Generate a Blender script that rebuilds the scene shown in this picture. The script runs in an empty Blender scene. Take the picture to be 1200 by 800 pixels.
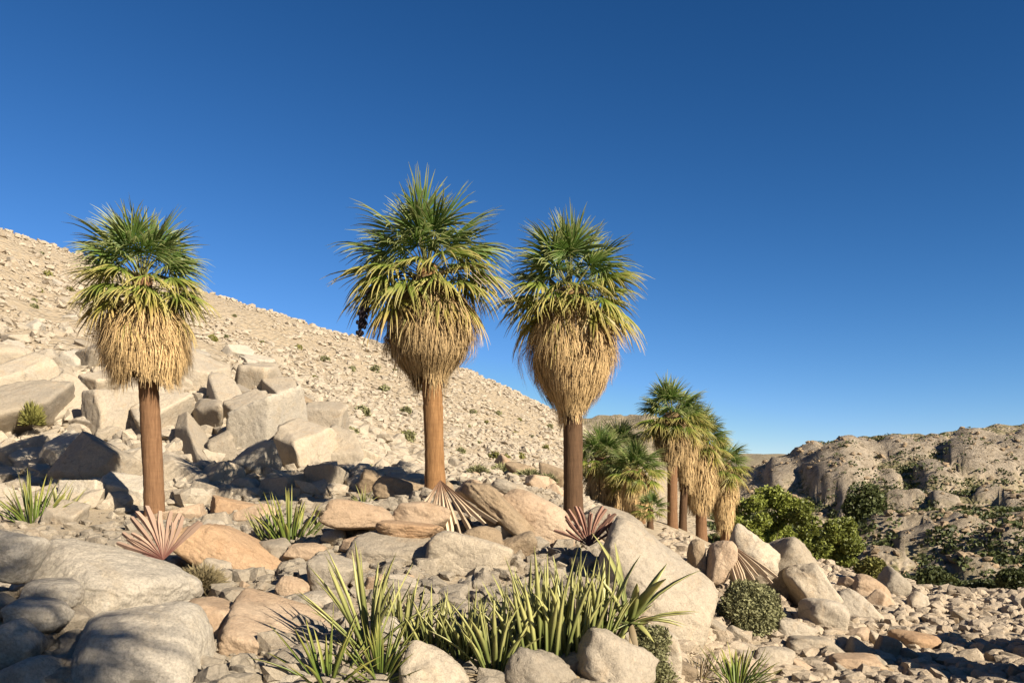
import bpy, math, random
import numpy as np
R = math.radians
random.seed(7); rng = np.random.default_rng(7)
scene = bpy.context.scene
COL = scene.collection

# ------------------------------------------------------------------ camera, sky, sun, exposure
F, HY, CZ = 1000.0, 585.0, 2.5          # focal length in photo pixels, horizon row, eye height (m)
cam = bpy.data.cameras.new('camera'); camo = bpy.data.objects.new('camera', cam); COL.objects.link(camo)
camo.location = (0, 0, CZ); camo.rotation_euler = (R(90), 0, 0)
cam.sensor_width = 36; cam.lens = 36 * F / 1200; cam.shift_y = (HY - 400) / 1200
cam.clip_start = 0.1; cam.clip_end = 6000
scene.camera = camo
SUN = np.array([0.63, -0.635, 0.46]); SUN /= np.linalg.norm(SUN)
world = bpy.data.worlds.new('World'); scene.world = world; world.use_nodes = True
wn = world.node_tree; bg = wn.nodes['Background']
sky = wn.nodes.new('ShaderNodeTexSky'); sky.sky_type = 'NISHITA'; sky.sun_disc = False
sky.sun_elevation = math.asin(SUN[2]); sky.sun_rotation = math.atan2(SUN[0], SUN[1])
sky.altitude = 1800; sky.air_density = 1.0; sky.dust_density = 0.0; sky.ozone_density = 3.0
EXPO, SKY = 1.35, 0.06
# a deeper desert blue: the whole sky goes through one tone curve per channel
sp_ = wn.nodes.new('ShaderNodeSeparateColor'); cb_ = wn.nodes.new('ShaderNodeCombineColor'); wn.links.new(sky.outputs[0], sp_.inputs[0])
for ch_, (gm, kk) in enumerate(((1.95, 3.1), (1.46, 1.75), (1.38, 1.8))):
    prev = sp_.outputs[ch_]
    for op, val in (('MULTIPLY', 0.091), ('MINIMUM', 0.6), ('POWER', gm), ('MULTIPLY', kk / (SKY * 2 ** EXPO))):
        nd = wn.nodes.new('ShaderNodeMath'); nd.operation = op; nd.inputs[1].default_value = val; wn.links.new(prev, nd.inputs[0]); prev = nd.outputs[0]
    wn.links.new(prev, cb_.inputs[ch_])
wn.links.new(cb_.outputs[0], bg.inputs[0]); bg.inputs[1].default_value = SKY
sl = bpy.data.lights.new('sun', 'SUN'); sl.energy = 5.0; sl.angle = R(0.5); sl.color = (1.0, 0.90, 0.74)
so = bpy.data.objects.new('sun', sl); COL.objects.link(so); so.location = (30, -20, 40)
from mathutils import Vector, Matrix, Euler
so.rotation_euler = Vector(tuple(-SUN)).to_track_quat('-Z', 'Y').to_euler()
scene.view_settings.view_transform = 'Standard'; scene.view_settings.look = 'None'
scene.view_settings.exposure = EXPO; scene.view_settings.gamma = 1
scene.view_settings.use_curve_mapping = False
scene.render.engine = 'CYCLES'
scene.cycles.use_denoising = True
scene.cycles.max_bounces = 5; scene.cycles.diffuse_bounces = 3; scene.cycles.transparent_max_bounces = 4

# ------------------------------------------------------------------ numpy noise and mesh helpers
def _hash(i, j, k, s):
    n = (i * 374761393 + j * 668265263 + k * 2147483647 + s * 974634777) & 0xffffffff
    n = ((n ^ (n >> 13)) * 1274126177) & 0xffffffff
    n = ((n ^ (n >> 16)) * 2246822519) & 0xffffffff
    return ((n ^ (n >> 15)) & 0xffffff) / float(0xffffff) * 2 - 1
def vnoise(p, s=0):
    p = np.asarray(p, float); q = np.floor(p).astype(np.int64); f = p - q; f = f * f * f * (f * (f * 6 - 15) + 10)
    out = 0
    for a in (0, 1):
        wx = f[..., 0] if a else 1 - f[..., 0]
        for b in (0, 1):
            wy = f[..., 1] if b else 1 - f[..., 1]
            for c in (0, 1):
                wz = f[..., 2] if c else 1 - f[..., 2]
                out = out + wx * wy * wz * _hash(q[..., 0] + a, q[..., 1] + b, q[..., 2] + c, s)
    return out
def fbm(p, s=0, octv=4, gain=0.5, lac=2.03):
    p = np.asarray(p, float); o = 0; a = 1.0
    for k in range(octv):
        o = o + a * vnoise(p, s + k * 17); p = p * lac + 3.7; a *= gain
    return o
def mesh_np(name, V, faces, mats=None, smooth=False, uv=None, mi=None):
    """V (n,3); faces: (m,k) array or list of such arrays"""
    me = bpy.data.meshes.new(name)
    if not isinstance(faces, list): faces = [faces]
    faces = [np.asarray(f, np.int32) for f in faces if len(f)]
    loops = np.concatenate([f.ravel() for f in faces])
    tot = np.concatenate([np.full(len(f), f.shape[1], np.int32) for f in faces])
    start = np.concatenate([[0], np.cumsum(tot)[:-1]]).astype(np.int32)
    me.vertices.add(len(V)); me.vertices.foreach_set('co', np.asarray(V, np.float32).ravel())
    me.loops.add(len(loops)); me.loops.foreach_set('vertex_index', loops)
    me.polygons.add(len(tot)); me.polygons.foreach_set('loop_start', start)
    try: me.polygons.foreach_set('loop_total', tot)
    except Exception: pass
    if mi is not None: me.polygons.foreach_set('material_index', np.asarray(mi, np.int32))
    me.update(calc_edges=True)
    me.polygons.foreach_set('use_smooth', np.full(len(tot), bool(smooth)))
    if uv is not None:
        l = me.uv_layers.new(name='UVMap'); l.data.foreach_set('uv', np.asarray(uv, np.float32)[loops].ravel())
    for m in (mats or []): me.materials.append(m)
    me.validate()
    return me
def link(name, me, parent=None, loc=None, rot=None, scl=None):
    o = bpy.data.objects.new(name, me); COL.objects.link(o)
    if parent is not None: o.parent = parent
    if loc is not None: o.location = loc
    if rot is not None: o.rotation_euler = rot
    if scl is not None: o.scale = scl
    return o
def tag(o, label=None, cat=None, group=None, kind=None):
    if label: o['label'] = label
    if cat: o['category'] = cat
    if group: o['group'] = group
    if kind: o['kind'] = kind
    return o
def ico(sub):
    import bmesh
    bm = bmesh.new(); bmesh.ops.create_icosphere(bm, subdivisions=sub, radius=1)
    V = np.array([v.co[:] for v in bm.verts]); Fa = np.array([[v.index for v in f.verts] for f in bm.faces]); bm.free()
    return V / np.linalg.norm(V, axis=1)[:, None], Fa
ICO = {k: ico(k) for k in (1, 2, 3, 4, 5, 6)}

# ------------------------------------------------------------------ materials
class NT:
    def __init__(s, name, rough=0.9, spec=0.2):
        s.m = bpy.data.materials.new(name); s.m.use_nodes = True; s.t = s.m.node_tree
        s.b = s.t.nodes['Principled BSDF']; s.b.inputs['Roughness'].default_value = rough
        s.b.inputs['Specular IOR Level'].default_value = spec
    def n(s, t, **k):
        nd = s.t.nodes.new(t)
        for a, b in k.items():
            if a.startswith('_'): setattr(nd, a[1:], b)
            else: nd.inputs[a].default_value = b
        return nd
    def l(s, a, b): s.t.links.new(a, b)
    def noise(s, vec, scale, detail=4, rough=0.6, dist=0.0):
        nd = s.n('ShaderNodeTexNoise', Scale=scale, Detail=detail, Roughness=rough, Distortion=dist)
        if vec is not None: s.l(vec, nd.inputs['Vector'])
        return nd.outputs['Fac']
    def ramp(s, fac, stops, interp='LINEAR'):
        nd = s.n('ShaderNodeValToRGB'); e = nd.color_ramp.elements; nd.color_ramp.interpolation = interp
        while len(e) < len(stops): e.new(0.5)
        for el, (p, c) in zip(e, stops):
            el.position = p; el.color = (c, c, c, 1) if not isinstance(c, tuple) else (*c, 1)
        s.l(fac, nd.inputs[0]); return nd.outputs[0]
    def mix(s, fac, a, b, mode='MIX'):
        nd = s.n('ShaderNodeMix', _data_type='RGBA', _blend_type=mode)
        for v, i in ((fac, 0), (a, 6), (b, 7)):
            if isinstance(v, (int, float)): nd.inputs[i].default_value = v
            elif isinstance(v, tuple): nd.inputs[i].default_value = (*v, 1)
            else: s.l(v, nd.inputs[i])
        return nd.outputs[2]
    def math(s, op, a, b=0.5):
        nd = s.n('ShaderNodeMath', _operation=op)
        for v, i in ((a, 0), (b, 1)):
            if isinstance(v, (int, float)): nd.inputs[i].default_value = v
            else: s.l(v, nd.inputs[i])
        return nd.outputs[0]
    def bump(s, h, strength, dist, prev=None):
        nd = s.n('ShaderNodeBump', Strength=strength, Distance=dist); s.l(h, nd.inputs['Height'])
        if prev is not None: s.l(prev, nd.inputs['Normal'])
        return nd.outputs[0]
    def col(s, c): s.l(s.mix(1.0, c, (0.66, 0.66, 0.66), 'MULTIPLY'), s.b.inputs['Base Color'])
    def nor(s, c): s.l(c, s.b.inputs['Normal'])

def granite(name, base, alt, stain, speck=0.5, bscale=1.0, var=0.25):
    t = NT(name, 0.92, 0.15)
    pos = t.n('ShaderNodeNewGeometry').outputs['Position']
    rnd = t.n('ShaderNodeObjectInfo').outputs['Random']
    big = t.noise(pos, 0.55, 4, 0.6, 0.4)
    c = t.mix(t.ramp(big, [(0.38, 0.0), (0.62, 1.0)]), base, alt)
    st = t.noise(pos, 1.7, 6, 0.7, 0.8)
    c = t.mix(t.math('MULTIPLY', t.ramp(st, [(0.52, 0.0), (0.70, 1.0)]), 0.55), c, stain)
    dk = t.noise(pos, 3.1, 8, 0.75, 1.2)
    c = t.mix(t.math('MULTIPLY', t.ramp(dk, [(0.57, 0.0), (0.68, 1.0)]), 0.45), c, tuple(v * 0.45 for v in base))
    fine = t.noise(pos, 38 * bscale, 3, 0.7)
    c = t.mix(speck, c, t.ramp(fine, [(0.36, 0.66), (0.5, 1.0), (0.66, 1.2)]), 'MULTIPLY')
    md = t.noise(pos, 9 * bscale, 5, 0.65, 0.5)
    c = t.mix(0.55, c, t.ramp(md, [(0.3, 0.72), (0.5, 1.0), (0.7, 1.18)]), 'MULTIPLY')
    # hairline joints
    wv = t.n('ShaderNodeVectorMath', _operation='MULTIPLY_ADD'); nz = t.n('ShaderNodeTexNoise', Scale=1.6, Detail=4.0); t.l(pos, nz.inputs['Vector'])
    t.l(nz.outputs['Color'], wv.inputs[0]); wv.inputs[1].default_value = (0.9, 0.9, 0.9); t.l(pos, wv.inputs[2])
    vo = t.n('ShaderNodeTexVoronoi', Scale=0.75, _feature='DISTANCE_TO_EDGE'); t.l(wv.outputs[0], vo.inputs['Vector'])
    jm = t.math('MULTIPLY', t.ramp(vo.outputs['Distance'], [(0.0, 1.0), (0.022, 0.0)]), t.ramp(t.noise(pos, 1.3, 5, 0.7), [(0.47, 0.0), (0.62, 1.0)]))
    c = t.mix(t.math('MULTIPLY', jm, 0.5), c, tuple(v * 0.28 for v in base))
    # tone changes from one boulder to the next
    tone = t.math('ADD', t.math('MULTIPLY', rnd, var * 1.4), 1.0 - var)
    c = t.mix(1.0, c, tone, 'MULTIPLY')
    t.col(c)
    h1 = t.noise(pos, 5.0, 8, 0.72, 0.3); h2 = t.noise(pos, 30 * bscale, 6, 0.75)
    nb = t.bump(h1, 0.6, 0.12); nb = t.bump(h2, 0.55, 0.025, nb); nb = t.bump(jm, -0.6, 0.05, nb)
    t.nor(nb); return t.m
M = {}
M['granite'] = granite('granite', (0.50, 0.415, 0.305), (0.44, 0.375, 0.29), (0.46, 0.33, 0.20))
M['granite_grey'] = granite('grey_granite', (0.55, 0.475, 0.37), (0.48, 0.425, 0.345), (0.50, 0.40, 0.27), 0.7, var=0.1)
M['granite_tan'] = granite('tan_granite', (0.50, 0.325, 0.185), (0.46, 0.31, 0.19), (0.36, 0.20, 0.10), 0.4, var=0.12)
M['granite_pink'] = granite('pink_granite', (0.56, 0.42, 0.29), (0.48, 0.34, 0.22), (0.34, 0.21, 0.12), 0.35, var=0.12)
M['granite_brown'] = granite('weathered_granite', (0.33, 0.25, 0.165), (0.40, 0.29, 0.18), (0.22, 0.15, 0.09), 0.5, var=0.15)
M['granite_wash'] = granite('wash_stone', (0.50, 0.40, 0.285), (0.43, 0.35, 0.26), (0.38, 0.27, 0.17), 0.5)
M['scree'] = granite('scree_stone', (0.50, 0.42, 0.315), (0.43, 0.365, 0.28), (0.42, 0.30, 0.19), 0.5)

def terrain_mat():
    t = NT('stony_ground', 0.95, 0.1)
    pos = t.n('ShaderNodeNewGeometry').outputs['Position']
    at = t.n('ShaderNodeAttribute', _attribute_name='far').outputs['Fac']
    scrub_shade_fac = t.n('ShaderNodeAttribute', _attribute_name='scrub').outputs['Fac']
    bare_ = t.n('ShaderNodeAttribute', _attribute_name='bare').outputs['Fac']
    big = t.noise(pos, 0.12, 5, 0.6, 0.3)
    c = t.mix(big, (0.43, 0.335, 0.22), (0.48, 0.39, 0.275))
    def vor(scale):
        v = t.n('ShaderNodeTexVoronoi', Scale=scale, Randomness=1.0); t.l(pos, v.inputs['Vector']); return v
    vn, vf = vor(14.0), vor(1.9)
    d = t.mix(at, vn.outputs['Distance'], vf.outputs['Distance'])
    cc = t.mix(at, vn.outputs['Color'], vf.outputs['Color'])
    sep = t.n('ShaderNodeSeparateColor'); t.l(cc, sep.inputs[0])
    stone = t.ramp(sep.outputs[0], [(0.0, (0.30, 0.24, 0.165)), (0.5, (0.46, 0.385, 0.285)), (1.0, (0.54, 0.46, 0.35))])
    c = t.mix(t.ramp(d, [(0.28, 1.0), (0.5, 0.0)]), c, stone)
    rk = t.noise(pos, 0.7, 7, 0.7, 0.6)
    c = t.mix(bare_, c, t.ramp(rk, [(0.34, (0.20, 0.16, 0.11)), (0.48, (0.40, 0.325, 0.24)), (0.66, (0.50, 0.42, 0.32))]))
    fine = t.noise(pos, 30, 4, 0.7); c = t.mix(0.6, c, t.ramp(fine, [(0.35, 0.6), (0.65, 1.25)]), 'MULTIPLY')
    sc = t.noise(pos, 0.5, 6, 0.7, 0.4)
    c = t.mix(t.math('MULTIPLY', t.ramp(sc, [(0.44, 0.0), (0.56, 1.0)]), scrub_shade_fac), c, (0.16, 0.145, 0.065))  # one dark tint: scrub nearby, painted shade on the far slopes
    t.col(c)
    hn = t.bump(t.ramp(vn.outputs['Distance'], [(0.0, 1.0), (0.6, 0.0)]), 0.5, 0.02)
    bf = t.n('ShaderNodeBump', Distance=0.25); t.l(t.ramp(vf.outputs['Distance'], [(0.0, 1.0), (0.6, 0.0)]), bf.inputs['Height'])
    t.l(t.math('MULTIPLY', t.math('SUBTRACT', at, bare_), 0.9), bf.inputs['Strength']); t.l(hn, bf.inputs['Normal'])
    br = t.n('ShaderNodeBump', Distance=0.9); t.l(t.noise(pos, 0.55, 9, 0.72, 0.8), br.inputs['Height']); t.l(t.math('MULTIPLY', bare_, 0.9), br.inputs['Strength']); t.l(bf.outputs[0], br.inputs['Normal'])
    t.nor(t.bump(t.noise(pos, 4, 8, 0.7), 0.4, 0.08, br.outputs[0]))
    return t.m
M['ground'] = terrain_mat()

def leaf_mat(name, cbase, ctip, tipstart=0.55, var=0.3, transl=0.25, rough=0.5, edge=None):
    """UV.x runs from the base of a blade to its tip, UV.y differs from blade to blade"""
    t = NT(name, rough, 0.35)
    uvn = t.n('ShaderNodeUVMap'); sp = t.n('ShaderNodeSeparateXYZ'); t.l(uvn.outputs[0], sp.inputs[0])
    rnd = t.n('ShaderNodeObjectInfo').outputs['Random']
    pos = t.n('ShaderNodeNewGeometry').outputs['Position']
    ti = t.math('ADD', sp.outputs[0], t.math('MULTIPLY', t.math('SUBTRACT', sp.outputs[1], 0.5), 0.35))
    c = t.mix(t.ramp(ti, [(tipstart, 0.0), (min(tipstart + 0.4, 1.0), 1.0)]), cbase, ctip)
    v = t.math('ADD', t.math('MULTIPLY', t.math('ADD', rnd, sp.outputs[1]), var), 1.0 - var)
    c = t.mix(1.0, c, v, 'MULTIPLY')
    c = t.mix(t.math('MULTIPLY', t.ramp(t.noise(pos, 2.3, 3), [(0.5, 0.0), (0.7, 1.0)]), 0.25), c, ctip)
    t.col(c)
    if transl:
        tr = t.n('ShaderNodeBsdfTranslucent'); t.l(t.mix(1.0, c, (0.66, 0.66, 0.66), 'MULTIPLY'), tr.inputs[0])
        mx = t.n('ShaderNodeMixShader', Fac=transl); t.l(t.b.outputs[0], mx.inputs[1]); t.l(tr.outputs[0], mx.inputs[2])
        t.l(mx.outputs[0], t.t.nodes['Material Output'].inputs[0])
    return t.m
M['frond_green'] = leaf_mat('green_frond', (0.145, 0.245, 0.045), (0.40, 0.42, 0.16), 0.42, 0.3, 0.4)
M['frond_olive'] = leaf_mat('olive_frond', (0.21, 0.28, 0.042), (0.52, 0.44, 0.14), 0.40, 0.3, 0.35)
M['frond_yellow'] = leaf_mat('yellowing_frond', (0.29, 0.28, 0.045), (0.52, 0.38, 0.14), 0.38)
M['frond_dead'] = leaf_mat('dead_frond', (0.30, 0.19, 0.085), (0.44, 0.31, 0.16), 0.4, 0.4)
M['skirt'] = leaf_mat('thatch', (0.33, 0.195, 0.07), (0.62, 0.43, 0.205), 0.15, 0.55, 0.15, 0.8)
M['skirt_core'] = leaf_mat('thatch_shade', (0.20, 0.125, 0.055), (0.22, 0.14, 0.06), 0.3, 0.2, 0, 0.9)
M['petiole'] = leaf_mat('leaf_stalk', (0.20, 0.19, 0.05), (0.22, 0.21, 0.06), 0.5, 0.2, 0, 0.5)
M['agave'] = leaf_mat('succulent_leaf', (0.19, 0.22, 0.06), (0.44, 0.42, 0.15), 0.3, 0.35, 0.12, 0.45)
M['agave_dry'] = leaf_mat('dry_succulent_leaf', (0.30, 0.22, 0.12), (0.40, 0.31, 0.19), 0.4, 0.35, 0.1, 0.8)
M['agave_bright'] = leaf_mat('bright_succulent_leaf', (0.16, 0.22, 0.04), (0.38, 0.36, 0.09), 0.45, 0.3, 0.15, 0.45)
M['deadfan'] = leaf_mat('bleached_dead_fan', (0.20, 0.075, 0.055), (0.42, 0.28, 0.20), 0.12, 0.5, 0.1, 0.8)
M['deadfan_pale'] = leaf_mat('pale_dead_fan', (0.22, 0.12, 0.07), (0.56, 0.43, 0.29), 0.2, 0.45, 0.1, 0.8)
M['deadfan_red'] = leaf_mat('reddish_dead_fan', (0.20, 0.085, 0.06), (0.36, 0.20, 0.14), 0.35, 0.35, 0.1, 0.8)
M['bush_green'] = leaf_mat('bright_bush_leaf', (0.23, 0.265, 0.045), (0.33, 0.35, 0.07), 0.5, 0.5, 0.3, 0.55)
M['bush_dark'] = leaf_mat('dark_bush_leaf', (0.060, 0.075, 0.020), (0.11, 0.12, 0.035), 0.5, 0.45, 0.2, 0.6)
M['bush_grey'] = leaf_mat('grey_green_twig', (0.24, 0.235, 0.105), (0.35, 0.33, 0.155), 0.5, 0.4, 0.15, 0.75)
M['bush_dry'] = leaf_mat('dry_cushion', (0.20, 0.155, 0.075), (0.29, 0.23, 0.12), 0.5, 0.4, 0.1, 0.8)
M['bush_yel'] = leaf_mat('yellow_green_bush_leaf', (0.22, 0.21, 0.045), (0.28, 0.26, 0.07), 0.5, 0.4, 0.2, 0.7)
def bark(name, a, b):
    t = NT(name, 0.9, 0.15)
    tc = t.n('ShaderNodeTexCoord').outputs['Object']
    mp = t.n('ShaderNodeMapping'); t.l(tc, mp.inputs[0]); mp.inputs['Scale'].default_value = (7, 7, 0.7)
    v = t.noise(mp.outputs[0], 2.2, 7, 0.7, 0.2)
    mp2 = t.n('ShaderNodeMapping'); t.l(tc, mp2.inputs[0]); mp2.inputs['Scale'].default_value = (1.6, 1.6, 9)
    ring = t.noise(mp2.outputs[0], 1.0, 4, 0.6, 0.5)
    c = t.mix(t.ramp(v, [(0.35, 0.0), (0.68, 1.0)]), a, b)
    c = t.mix(t.math('MULTIPLY', t.ramp(ring, [(0.40, 1.0), (0.60, 0.0)]), 0.16), c, tuple(x * 0.5 for x in a))
    t.col(c); t.nor(t.bump(ring, 0.18, 0.02, t.bump(v, 0.7, 0.03))); return t.m
M['bark'] = bark('palm_bark', (0.21, 0.105, 0.042), (0.37, 0.20, 0.085))
M['bark_dark'] = bark('dark_palm_bark', (0.085, 0.048, 0.026), (0.15, 0.085, 0.045))
M['bark_red'] = bark('red_brown_palm_bark', (0.165, 0.085, 0.042), (0.28, 0.155, 0.08))
M['wood'] = bark('shrub_wood', (0.14, 0.11, 0.075), (0.21, 0.17, 0.12))
def plain(name, c, rough=0.8):
    t = NT(name, rough); pos = t.n('ShaderNodeTexCoord').outputs['Object']
    t.col(t.mix(t.noise(pos, 20, 3), tuple(x * 0.8 for x in c), c)); return t.m
M['seed'] = plain('dark_seed', (0.035, 0.025, 0.03)); M['stalk'] = plain('pale_stalk', (0.5, 0.40, 0.3))

# ------------------------------------------------------------------ terrain: one sheet, polar grid round the eye point
# control points: photo pixel + distance forward (m) -> world; heights between them by a thin-plate spline in (bearing, log distance)
CP = []
def cp(px, py, d): CP.append((d * (px - 600) / F, d, CZ + d * (HY - py) / F))
def cw(x, y, z): CP.append((x, y, z))
for a in [(-100, 830, 7.5), (16, 694, 9.2), (64, 726, 8.9), (40, 748, 8.4), (14, 788, 8.05), (432, 622, 15.8), (496, 622, 16.6), (404, 608, 18.2), (835, 686, 20.3), (0, 830, 7.5), (150, 830, 7.6), (300, 812, 7.8), (450, 812, 8), (600, 812, 8.2), (720, 812, 8.6), (800, 800, 12), (860, 800, 12.8), (1000, 800, 13.6), (1150, 805, 13.6), (1300, 805, 13.6),
          (-100, 720, 11), (60, 720, 10.8), (200, 716, 11), (300, 712, 11.5), (400, 705, 11.5), (540, 705, 11.5), (680, 715, 11.5), (780, 740, 13),
          (100, 640, 17), (300, 650, 16), (420, 640, 15.3), (550, 655, 15), (660, 660, 15), (860, 735, 17), (930, 742, 17.5),
          (-120, 600, 26), (60, 604, 26), (180, 606, 26.5), (300, 602, 25), (420, 600, 24), (510, 577, 24.4), (600, 600, 24), (672, 612, 26), (740, 625, 25),
          (-100, 560, 32), (60, 560, 33), (180, 562, 33), (300, 566, 33), (400, 564, 34), (500, 562, 34), (570, 562, 42), (640, 562, 45), (700, 598, 42),
          (-100, 480, 40), (40, 500, 40), (130, 500, 40), (200, 505, 40), (300, 512, 40), (400, 530, 41), (470, 546, 46),
          (-100, 380, 50), (30, 400, 50), (130, 420, 51), (200, 440, 50), (300, 455, 52), (400, 475, 58), (480, 500, 64), (560, 530, 66), (640, 546, 68),
          (-300, 165, 80), (-150, 218, 85), (0, 272, 92), (130, 313, 100), (255, 347, 110), (420, 400, 125), (540, 438, 140), (660, 491, 155),
          (20, 340, 66), (200, 395, 72), (400, 440, 85), (560, 485, 95), (650, 520, 100), (690, 512, 168), (740, 540, 150), (700, 560, 90),
          (785, 614, 54), (745, 606, 58), (705, 600, 60), (820, 634, 49), (850, 648, 46), (920, 664, 45), (985, 664, 45), (900, 712, 20.5), (960, 700, 26), (1000, 700, 28), (880, 675, 32), (800, 640, 32),
          (1060, 748, 21), (1160, 748, 21), (1300, 750, 21), (1040, 694, 34), (1120, 694, 36), (1200, 694, 36), (1350, 694, 36),
          (1000, 700, 55), (1100, 712, 55), (1200, 712, 56), (1350, 712, 56), (1000, 655, 78), (1080, 610, 92), (1140, 604, 92), (1200, 604, 92), (1350, 600, 92),
          (900, 640, 80), (860, 620, 95), (960, 600, 122), (1040, 584, 120), (1120, 582, 118), (1200, 584, 118), (1350, 580, 118),
          (840, 582, 145), (870, 562, 146), (900, 544, 148), (950, 528, 150), (990, 518, 152), (1050, 512, 154), (1100, 507, 154), (1195, 497, 154), (1400, 470, 154),
          (700, 495, 270), (745, 487, 280), (780, 500, 270), (830, 534, 265), (640, 500, 290), (880, 572, 260), (860, 534, 800), (920, 532, 800), (800, 528, 850), (1000, 545, 800), (1200, 540, 800), (600, 545, 800), (300, 560, 800), (0, 560, 800), (850, 580, 450)]:
    cp(*a)
for (px, d, z) in [(-300, 150, 30), (-150, 150, 27), (0, 150, 26), (130, 155, 26), (255, 160, 24), (420, 180, 20), (540, 195, 16), (660, 205, 10), (-150, 300, 12), (100, 320, 8), (400, 330, 6),
                   (900, 210, 3), (990, 215, 5), (1100, 215, 6), (1195, 215, 7), (1400, 220, 10), (745, 400, 12), (1000, 400, 0), (1200, 400, 0)]:
    CP.append((d * (px - 600) / F, d, z))
for x, y, z in [(0, 2.5, 0.9), (-3, 3, 0.9), (3, 3, 0.5), (-6, 4, 1.0), (6, 4, 0.0), (10, 8, -0.1), (-12, 6, 1.4), (-25, 12, 3.5), (-50, 20, 13), (20, 8, 0.3), (45, 15, 3), (80, 30, 10),
                (0, -3, 0.8), (-8, -6, 1.2), (8, -6, 0.2), (0, -20, 0.8), (-25, -15, 4), (25, -15, 0.6), (0, -60, 2), (-60, -40, 12), (60, -40, 3), (0, -300, 5), (-300, -100, 20), (300, -100, 5), (-150, 60, 32), (160, 60, 16), (0, 1800, 0), (900, 1500, 5), (-900, 1500, 10), (1500, 0, 5), (-1500, 0, 15), (0, -1500, 5)]:
    cw(x, y, z)
CPA = np.array(CP)
def tq(x, y):
    r = np.sqrt(x * x + y * y); th = np.arctan2(x, y)
    return 2.2 * th, np.log(np.maximum(r, 2.0))
ca, cb = tq(CPA[:, 0], CPA[:, 1]); K = len(CPA)
def tps(d2): return np.where(d2 > 1e-12, 0.5 * d2 * np.log(np.maximum(d2, 1e-12)), 0)
A = np.zeros((K + 3, K + 3)); A[:K, :K] = tps((ca[:, None] - ca) ** 2 + (cb[:, None] - cb) ** 2) + np.eye(K) * 2e-4
Pm = np.stack([np.ones(K), ca, cb], 1); A[:K, K:] = Pm; A[K:, :K] = Pm.T
W = np.linalg.solve(A, np.concatenate([CPA[:, 2], np.zeros(3)]))
def tps_eval(a, b):
    out = np.zeros(a.shape).ravel(); av = a.ravel(); bv = b.ravel()
    for i in range(0, len(av), 20000):
        s = slice(i, i + 20000)
        out[s] = tps((av[s, None] - ca) ** 2 + (bv[s, None] - cb) ** 2) @ W[:K] + W[K] + W[K + 1] * av[s] + W[K + 2] * bv[s]
    return out.reshape(a.shape)
TH = np.concatenate([np.linspace(-math.pi, R(-44), 60)[:-1], np.linspace(R(-44), R(44), 420), np.linspace(R(44), math.pi, 60)[1:]])
LR = np.linspace(math.log(2.0), math.log(4500.0), 380)
gT, gL = np.meshgrid(TH, LR, indexing='ij'); gR = np.exp(gL); gX, gY = gR * np.sin(gT), gR * np.cos(gT)
gZ = tps_eval(2.2 * gT, gL)
def sstep(x, a, b):
    t = np.clip((x - a) / (b - a), 0, 1); return t * t * (3 - 2 * t)
far_w = sstep(gR, 1200, 2500); gZ = gZ * (1 - far_w) + 0 * far_w
P3 = np.stack([gX, gY, 0 * gX], -1)
base_amp = 0.05 + 0.5 * sstep(gR, 30, 90) + 1.6 * sstep(gR, 190, 250) + 2.0 * sstep(gR, 240, 800)
gZ += base_amp * (1 - 0.75 * sstep(gT, R(13), R(19)) * sstep(gR, 60, 75)) * 0.8 * fbm(P3 / (2.5 + 6 * sstep(gR, 30, 90) + 40 * sstep(gR, 240, 800))[..., None], 3, 5)
right = sstep(gT, R(13), R(19)) * sstep(gR, 60, 75) * (1 - sstep(gR, 200, 260)) * (1 - sstep(gT, R(60), R(90)))
gZ += right * 0.5 * fbm(P3 / 9.0, 47, 4)
nT, nL = gZ.shape
THi, LRi = np.arange(nT), np.arange(nL)
def H(x, y):
    x = np.asarray(x, float); y = np.asarray(y, float)
    i = np.interp(np.arctan2(x, y), TH, THi); j = np.interp(np.log(np.maximum(np.hypot(x, y), 2.0)), LR, LRi)
    i0 = np.minimum(i.astype(int), nT - 2); j0 = np.minimum(j.astype(int), nL - 2); a = i - i0; b = j - j0
    return gZ[i0, j0] * (1 - a) * (1 - b) + gZ[i0 + 1, j0] * a * (1 - b) + gZ[i0, j0 + 1] * (1 - a) * b + gZ[i0 + 1, j0 + 1] * a * b
MD = np.exp(np.linspace(math.log(5.0), math.log(320.0), 900))
def hit(px, py):
    """first place where the sight line through a photo pixel meets the ground; None in the sky"""
    x = MD * (px - 600) / F; z = CZ + MD * (HY - py) / F
    k = np.nonzero(z < H(x, MD))[0]
    if len(k) == 0: return None
    d = MD[k[0]]; return d
# smooth granite domes standing out of the hill across the wash (photo pixel box, lean of the long axis)
bare = np.zeros_like(gZ)
DOMES = [(985, 556, 78, 62, 0.5), (946, 545, 44, 56, 0.5), (1062, 532, 80, 52, 0.3), (1152, 552, 84, 58, 0.4), (1152, 522, 64, 36, 0.2), (1014, 530, 48, 40, 0.4), (1102, 528, 42, 46, 0.3), (1196, 548, 56, 66, 0.3), (915, 556, 36, 44, 0.6), (1030, 566, 46, 34, 0.4), (1095, 562, 50, 30, 0.3), (1240, 540, 70, 60, 0.3),
         (1010, 636, 62, 26, -0.9), (1052, 634, 90, 30, -0.9), (1092, 648, 84, 26, -0.9), (1132, 636, 80, 28, -0.9), (1170, 652, 80, 30, -0.9), (1196, 628, 60, 30, -0.9), (1150, 676, 70, 26, -0.8), (1110, 676, 60, 22, -0.8), (1040, 662, 60, 24, -0.9), (1240, 640, 80, 40, -0.8),
         (1060, 590, 40, 16, 0.0), (1110, 592, 36, 16, 0.0), (1165, 588, 44, 18, 0.0), (1195, 596, 40, 18, 0.0), (1000, 596, 40, 20, 0.2)]
dz = np.zeros_like(gZ)
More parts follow.
